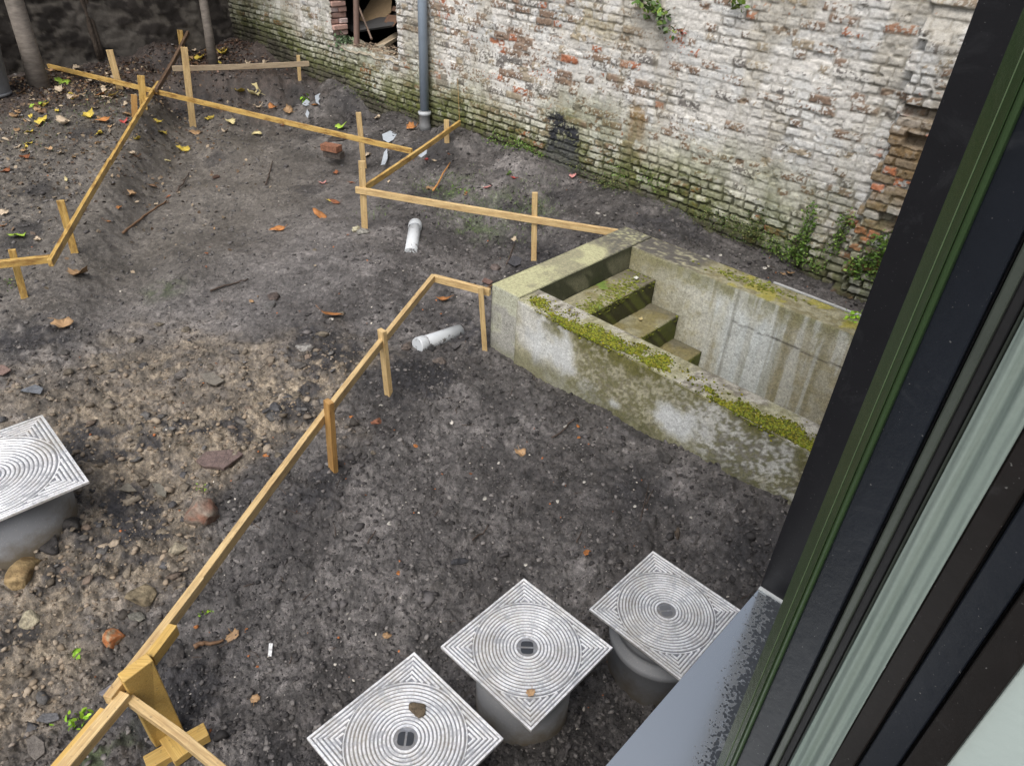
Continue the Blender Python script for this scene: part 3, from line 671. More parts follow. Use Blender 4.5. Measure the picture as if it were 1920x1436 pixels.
def col_step(k, P, a, d):
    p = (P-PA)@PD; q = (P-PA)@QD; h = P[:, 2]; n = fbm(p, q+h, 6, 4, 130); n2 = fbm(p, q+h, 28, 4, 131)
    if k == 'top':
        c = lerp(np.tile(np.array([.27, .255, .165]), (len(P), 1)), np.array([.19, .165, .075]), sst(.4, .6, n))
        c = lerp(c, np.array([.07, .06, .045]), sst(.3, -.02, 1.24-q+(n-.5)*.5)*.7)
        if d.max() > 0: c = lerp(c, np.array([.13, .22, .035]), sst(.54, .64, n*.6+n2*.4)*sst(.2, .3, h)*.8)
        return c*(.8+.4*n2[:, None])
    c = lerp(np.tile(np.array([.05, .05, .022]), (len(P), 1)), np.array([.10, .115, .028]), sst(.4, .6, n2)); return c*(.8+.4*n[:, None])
def basin():
    root = thing('concrete_basin', 'mossy sunken concrete basin with three steps going down inside', 'basin', PQ(0, 0, 0))
    sk = lambda p, q: -.030-.020*max(0, p-.3)
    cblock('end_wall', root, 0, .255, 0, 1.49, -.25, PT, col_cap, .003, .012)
    cblock('front_wall', root, .259, 2.80, 0, .185, -1.2, PT-.002, col_front, .006, .012, .014, lambda p, q: -.028-.018*max(0, p-.26))
    cblock('back_wall', root, .259, 2.80, 1.225, 1.495, -1.2, PT-.003, col_back, .005, .012, .012)
    cblock('far_wall', root, 2.60, 2.80, .19, 1.22, -1.2, PT-.006, col_back, .005, .05)
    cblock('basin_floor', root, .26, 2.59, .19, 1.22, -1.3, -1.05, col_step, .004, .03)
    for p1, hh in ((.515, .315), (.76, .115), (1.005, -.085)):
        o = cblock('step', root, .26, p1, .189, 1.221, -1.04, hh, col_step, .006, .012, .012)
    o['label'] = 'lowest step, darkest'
    # moss cushions along the rim of the front wall
    bl = []
    def moss(p, q, r, z=PT):
        bl.append((p, q, r, z))
    rg = random.Random(2)
    for p0, q0, sp, sq, n in MCL:
        for _ in range(int(n*2.6)):
            p = rg.gauss(p0, sp); q = rg.gauss(q0, sq); lo = -.028-.018*max(0, p-.26); z = PT+.002
            if q < lo: z = PT-(lo-q)*.9-.003; q = lo-.004
            if q > .18: q = .17
            if p < .3: continue
            moss(p, q, rg.uniform(.0022, .0045)+.005*rg.random()**3, z)
    P = np.array([PQ(p, q, z) for p, q, r, z in bl]); S = np.array([b[2] for b in bl]); n = len(S)
    V = np.repeat(IV[None], n, 0)*(1+RNG.uniform(-.25, .25, (n, len(IV), 1)))*np.array([1.15, 1.15, .75])*S[:, None, None]+P[:, None, :]
    F = (IF[None]+(np.arange(n)*len(IV))[:, None, None]).reshape(-1, 3)
    col = np.array([.215, .20, .016])*RNG.uniform(.25, 1.4, (n, 1))*np.stack([RNG.uniform(.7, 1.05, n), np.ones(n), RNG.uniform(.5, 2, n)], -1)
    o = part('moss', V.reshape(-1, 3), F, MOSS, root, np.repeat(col[:, None], len(IV), 1).reshape(-1, 3), True); o['kind'] = 'stuff'; o['label'] = 'bright yellow-green moss cushions along the front rim'
    bl = []
    for p0, q0, sp, sq, n in ((1.15, 1.38, .12, .03, 60), (1.3, 1.40, .12, .035, 90), (1.0, 1.36, .1, .03, 40), (.45, .75, .05, .2, 260), (.47, .45, .03, .12, 160), (.505, .6, .004, .3, 260), (.75, .8, .004, .25, 90), (1.0, .8, .004, .2, 50), (.40, 1.0, .08, .12, 80)):
        for _ in range(n):
            p = rg.gauss(p0, sp); q = rg.gauss(q0, sq); z = PT
            if p0 < .7: p = min(p, .512); z = .317-(.0 if p < .5 else rg.uniform(0, .06)); q = min(max(q, .2), 1.2)
            elif p0 < .8: p = .755; z = .115-rg.uniform(0, .04); q = min(max(q, .2), 1.2)
            elif p0 == 1.0 and q0 < 1: p = 1.0; z = -.085-rg.uniform(0, .03)
            bl.append((p, q, rg.uniform(.004, .010), z))
    P = np.array([PQ(p, q, z) for p, q, r, z in bl]); S = np.array([b[2] for b in bl]); n = len(S)
    V = np.repeat(IV[None], n, 0)*(1+RNG.uniform(-.25, .25, (n, len(IV), 1)))*np.array([1.3, 1.3, .5])*S[:, None, None]+P[:, None, :]
    F = (IF[None]+(np.arange(n)*len(IV))[:, None, None]).reshape(-1, 3)
    col = np.array([.17, .19, .03])*RNG.uniform(.5, 1.4, (n, 1))
    o = part('moss', V.reshape(-1, 3), F, MOSS, root, np.repeat(col[:, None], len(IV), 1).reshape(-1, 3), True); o['kind'] = 'stuff'
    # pale edging board against the back of the rim
    mb = MB(); R = np.stack([PD, QD, [0, 0, 1]], 1)
    mb.box(PQ(1.85, 1.513, PT-.05), 1.15, .018, .10, R); o = solo('edging_board', mb.V, mb.F, m_plain('grey_board', (.42, .43, .42), .6), 'long pale grey edging board along the back rim of the basin', 'board')
MOSS = m_attr('moss_green', .95, 260, .8, .004, .6, 150)
basin()

# ------------------------------------------------------------------ timber setting-out rails
def lath(name, A, B, wd, th, mat, parent, up=(0, 0, 1), warp=.0, label=None):
    """timber from A to B; wd across, th along `up`; own axes so that the grain runs along it"""
    A = np.array(A, float); B = np.array(B, float); d = B-A; L = np.linalg.norm(d); X = d/L; up = np.array(up, float)
    Y = np.cross(up, X); Y /= np.linalg.norm(Y); Z = np.cross(X, Y)
    n = max(2, int(L/.25)+1); V = []; F = []; rg = random.Random(int(L*1e4))
    w1 = rg.uniform(-1, 1); w2 = rg.uniform(-1, 1)
    for i in range(n):
        t = i/(n-1); k = math.sin(math.pi*t)*warp; x = t*L
        for y, z in ((-1, -1), (1, -1), (1, 1), (-1, 1)): V.append((x, y*wd/2+k*w1, z*th/2+k*w2))
    for i in range(n-1):
        for j in range(4): k = (j+1) % 4; F.append((i*4+j, (i+1)*4+j, (i+1)*4+k, i*4+k))
    F.append((0, 1, 2, 3)); e = (n-1)*4; F.append((e+3, e+2, e+1, e))
    o = link(name, mesh(name, V, F, None, False), mat, parent); bevel(o, .0025, 2)
    PL = np.array(WL[parent.name]) if parent is not None else np.zeros(3)
    o.matrix_local = Matrix(((X[0], Y[0], Z[0], A[0]-PL[0]), (X[1], Y[1], Z[1], A[1]-PL[1]), (X[2], Y[2], Z[2], A[2]-PL[2]), (0, 0, 0, 1)))
    WL[o.name] = tuple(A)
    if label: o['label'] = label
    return o
RT = .4725      # level of the rails
def rail(p1, p2, parent, mat=None, wd=.028, th=.052, h1=RT, h2=RT, warp=.01, label=None):
    A = at_h(*p1, h1); B = at_h(*p2, h2); A[2] -= th/2; B[2] -= th/2
    return lath('rail', A, B, wd, th, mat or WOOD_P, parent, warp=warp, label=label)
def stake(base, top, parent, yaw, w=.05, t=.026, mat=None, label=None, hb=None):
    B = on_g(*base) if hb is None else at_h(*base, hb); T = top_of(B, *top); d = T-B; d /= np.linalg.norm(d)
    up = np.array([math.cos(yaw), math.sin(yaw), 0.])
    return lath('stake', B-d*.12, T, w, t, mat or WOOD_P, parent, up=up, label=label)
R_ = math.radians
# left run
g = thing('setting_out_rail', 'long orange-yellow timber rail on stakes along the leafy raised bank at the left', 'timber rail', on_g(140, 472), )
rail((92, 487), (205, 297), g, WOOD_Y); rail((205, 299), (296, 152), g, WOOD_Y)
rail((292, 166), (352, 58), g, WOOD_D, wd=.035, th=.05, h1=RT+.03, h2=.80, label='dark wet upper length of the rail')
rail((-12, 490), (92, 479), g, WOOD_Y, wd=.036, th=.05, h1=RT-.02, h2=RT-.01)
stake((140, 473), (113, 376), g, R_(118), w=.052, mat=WOOD_Y)
stake((46, 558), (22, 468), g, R_(125), w=.045, mat=WOOD_Y)
stake((270, 205), (264, 142), g, R_(115), w=.075, mat=WOOD_Y)
stake((253, 222), (251, 178), g, R_(115), w=.06, mat=WOOD_O, label='short reddish-orange stake')
stake((345, 118), (337, 57), g, R_(115), w=.07, mat=WOOD_Y)
# back run
g = thing('setting_out_rail', 'long wet orange rail crossing the far excavation, propped on a pair of bricks', 'timber rail', on_g(220, 166))
rail((28, 106), (300, 170), g, WOOD_Y, warp=.006); rail((300, 170), (772, 279), g, WOOD_Y, warp=.006)
stake((225, 168), (205, 94), g, R_(115), w=.075, mat=WOOD_P)
stake((683, 318), (672, 211), g, R_(100), w=.055, mat=WOOD_P, label='tall stake at the pipe end')
# top run
g = thing('setting_out_rail', 'short greyish rail on two stakes before the dark leafy mound near the brick wall', 'timber rail', on_g(362, 236))
rail((322, 124), (579, 115), g, WOOD_G, wd=.028, th=.06, h1=.66, h2=.66)
stake((362, 237), (345, 89), g, R_(112), w=.075, mat=WOOD_P)
stake((562, 152), (559, 104), g, R_(105), w=.045, mat=WOOD_P)
# corner run
g = thing('setting_out_rail', 'right-angled timber rail from the brick wall to the rim of the concrete basin', 'timber rail', on_g(682, 427))
rail((862, 226), (676, 352), g, WOOD_Y); rail((667, 350), (1160, 431), g, WOOD_P, wd=.03, th=.055)
stake((838, 267), (837, 225), g, R_(95), w=.055, mat=WOOD_P)
stake((684, 428), (678, 302), g, R_(100), w=.055, mat=WOOD_P)
stake((1001, 487), (1003, 361), g, R_(85), w=.045, mat=WOOD_P)
# middle run
g = thing('setting_out_rail', 'long pale rail running from the basin corner to the board trestle at lower left', 'timber rail', on_g(618, 878))
rail((813, 515), (919, 542), g, WOOD_P, wd=.028, th=.05)
rail((813, 514), (372, 1084), g, WOOD_P, wd=.030, th=.05); rail((376, 1080), (200, 1306), g, WOOD_P, wd=.032, th=.046, h2=RT+.01, h1=RT+.004, label='splintered lower length of the rail')
stake((909, 655), (901, 538), g, R_(95), w=.035, t=.03, mat=WOOD_P)
stake((729, 741), (716, 619), g, R_(48), w=.052, t=.03, mat=WOOD_P, label='knotty stake')
stake((625, 879), (616, 752), g, R_(48), w=.05, t=.03, mat=WOOD_O)
# near trestle
def trestle():
    g = thing('timber_trestle', 'broad yellow board standing on a crossed foot, carrying the near rail ends', 'trestle', on_g(325, 1395))
    hb = .07
    c = [at_h(293, 1402, hb), at_h(346, 1370, hb)]; t = [at_h(231, 1279, .53), at_h(287, 1237, .53)]
    bk = np.array([math.cos(R_(140)), math.sin(R_(140)), 0])*.05
    mb = MB(); mb.hexa([c[0], c[1], c[1]+bk, c[0]+bk], [t[0], t[1], t[1]+bk*.9, t[0]+bk*.9])
    o = part('upright_board', mb.V, mb.F, WOOD_YB, g); bevel(o, .004, 2)
    a = at_h(352, 1366, .1); mid = (c[0]+c[1])/2
    d1 = np.array([.60, .42, 0])
    d = (c[1]-c[0]); d[2] = 0; d /= np.linalg.norm(d); pr = np.array([-d[1], d[0], 0])
    m2 = mid.copy(); m2[2] = hb+.028
    lath('foot', m2-pr*.11+d*.015-np.array([0, 0, .012]), m2+pr*.10-d*.01-np.array([0, 0, .012]), .07, .04, WOOD_YB, g)
    m3 = m2-pr*.03
    lath('foot', m3-d*.10-pr*.02+np.array([0, 0, -.02]), m3+d*.115-pr*.03+np.array([0, 0, -.02]), .06, .045, WOOD_YB, g)
    return g
WOOD_YB = m_wood('fresh_yellow_board', (.50, .32, .085), (.56, .38, .12), (.40, .24, .07), .5, .3)
trestle()
g = thing('setting_out_rail', 'brown lath meeting a pale yellow plank at the bottom left corner below the trestle', 'timber rail', on_g(180, 1420))
rail((234, 1297), (88, 1470), g, WOOD_G if 0 else WOOD_P, wd=.040, th=.04, h1=RT-.005, h2=RT-.005)
rail((196, 1328), (60, 1488), g, WOOD_YB, wd=.035, th=.045, h1=RT-.05, h2=RT-.05, label='pale yellow plank')
g = thing('setting_out_rail', 'narrow brown lath leaving the trestle towards the silver covers', 'timber rail', on_g(330, 1420))
rail((232, 1300), (440, 1460), g, WOOD_P, wd=.030, th=.035, h1=RT-.03, h2=RT-.05)
g = thing('wood_splint', 'short thick yellow batten lying along the top end of the rail by the trestle', 'batten', at_h(290, 1210, RT))
rail((324, 1170), (279, 1229), g, WOOD_YB, wd=.034, th=.05, h1=RT+.03, h2=RT+.035)

# ------------------------------------------------------------------ inspection chambers with ribbed aluminium covers
def m_alu(name, base, rough, dirt=.35):
    t = NT(name); n = t.noise(14, 6, .7); n2 = t.noise(90, 4, .7); n3 = t.noise(5, 5, .65)
    c = t.mix(t.math('MULTIPLY', t.ramp(n2, [(.48, 0.), (.64, 1.)]), dirt), base, (.16, .145, .12))
    c = t.mix(t.math('MULTIPLY', t.ramp(n3, [(.44, 0.), (.62, 1.)]), dirt*1.3), c, (.30, .27, .22))
    c = t.mix(t.ramp(t.noise(26, 5, .7), [(.52, 0.), (.62, .6)]), c, (.40, .41, .43))
    mt = t.ramp(n, [(.35, .75), (.7, .35)])
    return t.out(c, t.math('ADD', t.math('MULTIPLY', n2, .25), rough), t.bump(n2, .25, .0015), mt, Specular_IOR_Level=.5)
ALU = m_alu('worn_aluminium', (.98, .98, .98), .30, .30); ALUG = m_alu('dull_aluminium_ground', (.23, .24, .262), .42, .5)
def m_riser():
    t = NT('muddy_grey_pvc'); z = t.n('ShaderNodeSeparateXYZ'); t.set(z.inputs[0], t.obj()); n = t.noise(12, 5, .65); n2 = t.noise(160, 3, .7)
    c = t.mix(t.ramp(n2, [(.60, 0.), (.68, 1.)]), (.22, .228, .24), (.34, .33, .31))
    m = t.ramp(t.math('ADD', t.math('MULTIPLY', z.outputs['Z'], -3.2), t.math('MULTIPLY', n, .9)), [(.0, 0.), (.45, 1.)])
    c = t.mix(m, c, (.11, .092, .066)); return t.out(c, .5, t.bump(n, .2, .004))
RISER = m_riser(); PITL = m_plain('grey_key_hole', (.12, .125, .135), .4); PITG = m_plain('dark_key_hole', (.03, .033, .038), .25)
def cover(ctr, ang, size, rr, label, group, collar=False, keyrot=0., open_key=True, riser_h=None):
    x, y, h = ctr; gb = gz(x, y)
    root = thing('inspection_chamber', label, 'inspection chamber', (x, y, min(gb, h-.1)), group)
    ca, sa = math.cos(ang), math.sin(ang); R = np.array([[ca, -sa, 0], [sa, ca, 0], [0, 0, 1]]); k = size/.45
    def T(V): return np.array([np.array([x, y, h])+R@(np.array(v)*np.array([k, k, 1])) for v in V])
    # plate with a rolled lip
    mb = MB(); a = .225
    mb.box((0, 0, -.008), 2*a, 2*a, .012)
    plate = o = part('cover_plate', T(mb.V), mb.F, ALUG, root); bevel(o, .002, 2)
    mb = MB()
    for sx, sy, cx_, cy_ in ((2*a, .007, 0, a-.0035), (2*a, .007, 0, -a+.0035), (.007, 2*a-.0142, a-.0035, 0), (.007, 2*a-.0142, -a+.0035, 0)):
        mb.box((cx_, cy_, -.004), sx+.0014, sy+.001, .0135)
    o = part('rim', T(mb.V), mb.F, ALU, plate); bevel(o, .0012, 2)
    # nested corner chevrons outside the round field
    mb = MB(); RC = .203; pitch = .0128; wr = .0078
    for q in range(7):
        s_ = a-.0165-q*pitch
        if s_*math.sqrt(2) < RC+.006: break
        lim = math.sqrt(max(0, RC**2-s_**2)) if s_ < RC else 0
        rg = random.Random(q)
        for ax in range(4):
            A_ = ax*math.pi/2; c_, s2 = math.cos(A_), math.sin(A_)
            segs = [(-s_-wr/2, -lim-.003), (lim+.003, s_-wr/2)] if lim > 0 else [(-s_-wr/2, s_-wr/2)]
            for u0, u1 in segs:
                if u1-u0 < .006: continue
                V = []
                for z_, wq in ((-.002, wr), (.0012, wr*.62)):
                    for uu, vv in ((u0, -wq/2), (u1, -wq/2), (u1, wq/2), (u0, wq/2)):
                        vv += s_; V.append((uu*c_-vv*s2, uu*s2+vv*c_, z_))
                mb.hexa(V[:4], V[4:])
    part('corner_ribs', T(mb.V), mb.F, ALU, plate)
    # rings of the round field
    mb = MB(); prof = []; n = 128
    rings = [.1995]+[.1865-i*.0130 for i in range(11)]
    for i, r in enumerate(rings):
        wq = .0022 if i == 0 else .0043; bt, tp = -.002, (.0012 if i else .0005)
        mb.lathe((0, 0, 0), [(r-wq, bt), (r-wq*.62, tp), (r+wq*.62, tp), (r+wq, bt)], n)
    mb.lathe((0, 0, 0), [(.040, -.002), (.040, .0012), (.0475, .0012), (.0475, -.002)], 48)
    part('ring_ribs', T(mb.V), mb.F, ALU, plate)
    # lifting handle: two D-shaped pits either side of a bar
    mb = MB(); cr, sr = math.cos(keyrot), math.sin(keyrot)
    for sg in (-1, 1):
        pts = []
        for i in range(17):
            t_ = -math.pi/2+math.pi*i/16; r = .0235; cc_, ss_ = max(0., math.cos(t_)), math.sin(t_); xx = .0035+r*cc_**.55; yy = r*math.copysign(abs(ss_)**.6, ss_); xx *= sg
            pts.append((xx*cr-yy*sr, xx*sr+yy*cr, -.0012))
        mb.add(pts, [tuple(range(17))])
    part('key_hole', T(mb.V), mb.F, PITG if open_key else PITL, plate)
    # riser pipe
    mb = MB(); zb = gb-.15-h; rr_ = rr/k
    prof = [(rr_, zb), (rr_, -.014)]
    if collar: prof = [(rr_*.98, zb), (rr_*.98, -.20), (rr_*1.05, -.185), (rr_*1.07, -.165), (rr_*1.05, -.145), (rr_*.93, -.135), (rr_*.92, -.10), (rr_*1.0, -.088), (rr_*1.02, -.06), (rr_*1.0, -.014)]
    mb.lathe((0, 0, 0), prof, 64, False, True)
    part('riser_pipe', T(mb.V), mb.F, RISER, root, smooth=True)
    return root
GRP = 'inspection chambers with ribbed silver covers'
cover((.683, 1.911, .311), .834, .447, .200, 'square silver ribbed cover on a collared grey pipe beside the window sill', GRP, True, keyrot=R_(50), open_key=False)
cover((.1109, 1.622, .4255), .843, .447, .182, 'square silver ribbed cover, middle of the row of three, tan leaf on it', GRP, False, keyrot=R_(-137))
cover((-.2775, 1.2465, .443), .841, .447, .182, 'square silver ribbed cover at the bottom edge with mud blob on it', GRP, False, keyrot=R_(-47))
e1 = np.array([math.cos(R_(-44.1)), math.sin(R_(-44.1))]); e2 = np.array([math.cos(R_(-134.8)), math.sin(R_(-134.8))])
Tn = at_h(80, 779, .385)[:2]; ct = Tn+(e1+e2)*.325
cover((ct[0], ct[1], .385), R_(46), .65, .285, 'large muddy square silver ribbed cover at the left edge on a thick grey pipe', GRP, False)

# mud blob and leaf on the covers are things of their own
def rock(px, py, wpx, hpx, col, name, label, cat, h=None, flat=.7, sub=3, seed=None, ang=None, col2=None, facet=.5, group=None, sink=.3):
    seed = seed if seed is not None else int(px*7+py); rg = np.random.default_rng(seed)
    if h is None: P = on_g(px, py); P[2] = gz(P[0], P[1])
    else: P = at_h(px, py, h)
    dep = (P-ORG)@CF; sx = wpx/FPX*dep/2; sy = hpx/FPX*dep/2/.75
    if name not in ('shell_chip', 'brick_chip', 'mud_clod'): sx *= 1.14; sy *= 1.14
    if h is None and sx > .012:
        aa = np.arange(0, 6.28, .7); P[2] = float(np.percentile(H(P[0]+sx*.8*np.cos(aa), P[1]+sy*.8*np.sin(aa)), 60))
    V0 = IV3 if sub == 3 else IV2; F0 = IF3 if sub == 3 else IF2
    V = V0.copy()
    for _ in range(13):                                   # chop facets
        n = rg.normal(0, 1, 3); n[2] *= .7; n /= np.linalg.norm(n); d = rg.uniform(.38, .78); ex = V@n-d; V = V-np.where(ex > 0, ex, 0)[:, None]*n*.92
    s0 = rg.uniform(0, 50)
    V = V*(1+(fbm(V[:, 0]*1.3+s0+V[:, 2], V[:, 1]*1.3+V[:, 2]*.7, 3.5, 4, seed % 97, .65)-.5)*.42)[:, None]*1.12
    sz = max(.3*min(sx, sy)+.25*(sx+sy)/2, .004)*flat*1.3
    a = rg.uniform(-.35, .35) if ang is None else ang; ca, sa = math.cos(a), math.sin(a)
    X = V[:, 0]*sx; Y = V[:, 1]*sy; Z = V[:, 2]*sz
    W_ = np.stack([P[0]+X*ca-Y*sa, P[1]+X*sa+Y*ca, P[2]+Z+sz*(1-sink*2)*.6], -1)
    n1 = fbm(V[:, 0]*2+s0, V[:, 1]*2+V[:, 2], 2, 4, 5); col = np.array(col); c2 = np.array(col2) if col2 is not None else col*.55
    cc = lerp(np.tile(col, (len(V), 1)), c2, sst(.45, .6, n1)); cc = cc*(.8+.4*RNG.uniform(0, 1, (len(V), 1)))
    return solo(name, W_, F0, STONE, label, cat, group, cols=cc, smooth=False)
def slab(px, py, pts, th, col, name, label, cat='stone', tilt=(0, 0), lift=.0, group=None, h=None):
    """flat broken slate, outline given in pixels round (px, py)"""
    P = on_g(px, py); P[2] = gz(P[0], P[1]) if h is None else h
    if h is None:
        q_ = np.array([at_h(x, y, P[2]) for x, y in pts]); q_ = np.concatenate([q_, (q_+q_.mean(0))/2]); hm = H(q_[:, 0], q_[:, 1]); P[2] = max(P[2], float(np.percentile(hm, 80)))
    hz = P[2]+lift*.8+.004; b = [at_h(x, y, hz) for x, y in pts]; c = np.mean(b, 0)
    t_ = []
    for p in b: p = p.copy(); p[2] += (p[0]-c[0])*tilt[0]+(p[1]-c[1])*tilt[1]; t_.append(p)
    b2 = [p-np.array([0, 0, th])+(c-p)*.06 for p in t_]; n = len(b)
    V = t_+b2; F = [tuple(range(n))[::-1], tuple(range(n, 2*n))]+[(i, (i+1) % n, (i+1) % n+n, i+n) for i in range(n)]
    o = solo(name, V, F, STONE, label, cat, group, cols=np.tile(col, (len(V), 1))); bevel(o, .003, 2); return o
o = rock(786, 1333, 42, 32, (.17, .13, .085), 'mud_clod', 'brown blob of mud on the bottom silver cover', 'mud', h=.446, flat=.25, sink=.2)

# ------------------------------------------------------------------ stones and rubble big enough to name
slab(413, 862, [(366, 862), (385, 846), (442, 844), (457, 853), (419, 877), (404, 873), (380, 872)], .022, (.145, .105, .095), 'slate_piece', 'large flat purplish-brown slate piece lying on the clay', lift=.028, tilt=(.05, .08))
rock(383, 975, 72, 58, (.22, .185, .15), 'rock', 'biggest rock, reddish grey, beside the long rail', 'rock', flat=1.0, col2=(.22, .115, .08), ang=.4)
rock(337, 1036, 42, 30, (.33, .29, .21), 'rock', 'cream rock below the biggest reddish rock', 'rock', flat=.9)
rock(273, 1126, 56, 40, (.27, .22, .14), 'rock', 'blocky tan rock above the grey chip, left of the rail', 'rock', flat=.9)
rock(260, 1158, 40, 20, (.17, .165, .14), 'stone_chip', 'thin greenish grey chip leaning under the blocky tan rock', 'stone', flat=.5)
rock(66, 1170, 38, 32, (.38, .34, .24), 'rock', 'pale cream rock alone on the clay at the far left', 'rock', flat=.9)
rock(212, 1203, 46, 36, (.42, .15, .05), 'brick_fragment', 'orange broken brick fragment with mortar crust', 'brick', flat=.9, col2=(.30, .25, .16))
rock(333, 1226, 36, 44, (.085, .078, .075), 'rock', 'dark round rock pressed against the rail near the trestle', 'rock', flat=.8)
rock(42, 1072, 62, 62, (.33, .24, .12), 'rock', 'knobbly ochre rock at the foot of the large muddy cover', 'rock', flat=.9, col2=(.22, .15, .07))
rock(95, 1032, 52, 34, (.06, .056, .055), 'rock', 'dark lump by the pipe of the large muddy cover, lower one', 'rock', flat=.9)
rock(128, 990, 66, 38, (.075, .07, .066), 'rock', 'dark grey block touching the pipe of the large muddy cover, upper one', 'rock', flat=.8)
rock(20, 1052, 34, 22, (.25, .18, .09), 'rock', 'small ochre rock left of the knobbly ochre rock', 'rock')
slab(238, 914, [(221, 917), (240, 904), (257, 919), (240, 920)], .012, (.17, .155, .125), 'stone_chip', 'triangular grey chip left of the half-round chip', lift=.02)
slab(299, 918, [(284, 905), (300, 906), (313, 917), (311, 931), (296, 926)], .012, (.15, .14, .115), 'stone_chip', 'half-round grey chip on bare dark soil', lift=.016)
rock(338, 706, 36, 26, (.17, .155, .14), 'rock', 'squarish grey stone left of the flat grey stone in the clay', 'rock')
slab(399, 709, [(374, 700), (400, 698), (421, 713), (405, 721), (386, 716)], .016, (.17, .155, .13), 'flat_stone', 'flat grey stone in the middle of the clay', lift=.018)
rock(520, 771, 28, 24, (.10, .10, .105), 'rock', 'blue-grey stone near the rail between its two front stakes', 'rock')
rock(575, 655, 36, 26, (.28, .27, .25), 'rock', 'pale grey stone beside the black earth heap', 'rock', col2=(.1, .09, .085))
rock(508, 575, 30, 18, (.13, .125, .12), 'rock', 'dark grey stone under the brown stone in the trodden soil', 'rock')
rock(515, 558, 24, 20, (.11, .085, .075), 'rock', 'brown stone on top of the dark grey stone', 'rock')
slab(60, 729, [(34, 732), (66, 720), (82, 727), (76, 738)], .008, (.13, .14, .155), 'slate_piece', 'blue-grey slate shard left of the clay patch', lift=.018)
slab(8, 690, [(-10, 683), (8, 684), (21, 693), (6, 702), (-10, 701)], .012, (.19, .13, .11), 'tile_piece', 'pinkish flat tile piece at the left edge of the picture', 'tile', lift=.016)
rock(668, 433, 18, 16, (.50, .47, .33), 'rock', 'small cream stone at the foot of the corner stake', 'rock')
rock(681, 437, 22, 17, (.30, .29, .26), 'rock', 'light grey stone right of the small cream stone', 'rock')
rock(764, 652, 26, 24, (.13, .105, .09), 'rock', 'brown stone blocking the socket end of the lower grey pipe', 'rock')
rock(806, 655, 32, 18, (.07, .07, .072), 'rock', 'black stone in front of the lower grey pipe', 'rock')
rock(825, 681, 26, 20, (.14, .115, .10), 'rock', 'brownish stone below the lower grey pipe', 'rock')
slab(857, 645, [(847, 650), (862, 637), (865, 645), (853, 654)], .012, (.085, .08, .08), 'slate_piece', 'narrow dark slate shard right of the lower grey pipe', lift=.015)
rock(755, 1066, 0.1+14, 14, (.10, .095, .09), 'rock', 'tiny dark pebble left of the orange chip in the open soil', 'pebble')
rock(862, 1054, 30, 17, (.045, .045, .05), 'rock', 'black shiny stone alone in the open soil before the covers', 'rock')
rock(957, 792, 26, 14, (.05, .048, .046), 'soil_clod', 'black clod midway between rail and basin', 'clod')
rock(966, 783+9-0, 13, 13, (.16, .15, .13), 'rock', 'small pale stone touching the black clod', 'pebble') if 0 else None
rock(1246, 862, 22, 28, (.07, .066, .062), 'soil_clod', 'upright dark clod near the foot of the basin wall', 'clod')
rock(1062, 727, 20, 18, (.13, .14, .06), 'rock', 'mossy stone close to the basin wall foot', 'rock')
rock(1270, 1003, 12, 26, (.10, .075, .055), 'wood_chip', 'dark little wood block in the soil above the right cover', 'wood chip')
rock(930, 505, 22, 18, (.15, .12, .11), 'rock', 'brownish stone by the outer corner of the basin end wall', 'rock')
slab(940, 527-20, [(908, 520), (925, 527), (918, 533), (903, 527)], .01, (.15, .09, .075), 'tile_piece', 'dark red tile piece behind the rail end at the basin corner', 'tile', lift=.015)
slab(968, 487, [(951, 492), (962, 478), (979, 484), (976, 495), (966, 499)], .01, (.055, .055, .062), 'slate_piece', 'dark slate piece near the stake before the basin', lift=.012)
rock(508, 770-195, 10, 8, (.1, .1, .1), 'rock', '', '') if 0 else None
rock(437, 1210-26, 0, 0, (.1, .1, .1), 'rock', '', '') if 0 else None
slab(95, 1345, [(66, 1350), (80, 1336), (108, 1335), (112, 1347), (88, 1354)], .01, (.12, .12, .125), 'slate_piece', 'grey slate shard left of the pale yellow plank', lift=.02)
slab(70, 1400, [(48, 1385), (64, 1375), (83, 1390), (84, 1410), (66, 1425), (52, 1412)], .012, (.14, .125, .11), 'flat_stone', 'rounded flat stone in the bottom left corner', lift=.012)
slab(213, 1290, [(184, 1298), (206, 1283), (228, 1280), (214, 1303), (190, 1304)], .01, (.20, .19, .20), 'slate_piece', 'pale slate shard half under the trestle rail', lift=.02)
rock(405, 765-430, 14, 12, (.09, .05, .035), 'rock', 'dark reddish pebble on the trodden floor', 'pebble')
CH = [(480, 898, 16), (235, 1062+90, 14), (155, 1010, 18), (440, 665, 20), (560, 690, 26), (590, 470, 14), (640, 590, 16), (520, 855, 22), (480, 830, 24), (455, 795, 20), (120, 665, 22), (250, 640, 22), (350, 620, 20),
      (300, 610, 20), (185, 700, 18), (270, 690, 20), (205, 760, 24), (130, 700, 22), (290, 790, 26), (345, 836, 22), (500, 720, 16), (640, 720, 20), (700, 1180-330, 16), (605, 930-300, 22), (555, 745, 24), (430, 770, 20), (180, 980-60, 18)]
for x, y, s_ in CH:
    v = random.choice([(.13, .12, .11), (.17, .145, .11), (.08, .076, .074), (.20, .17, .13)])
    rock(x, y, s_*random.uniform(.8, 1.3), s_*.6, v, 'stone', {.13: 'small mid-grey stone in the clay west of the long rail', .17: 'small brownish stone in the clay west of the long rail', .08: 'small dark stone in the clay west of the long rail', .20: 'small pale stone in the clay west of the long rail'}[v[0]], 'stone', group='small stones in the clay', sub=2, flat=.7)
def chips(lst, col, name, label, cat, group, s0=12):
    for x, y, s_ in lst: rock(x, y, s_, s_*.75, col, name, label, cat, group=group, sub=2, flat=.5)
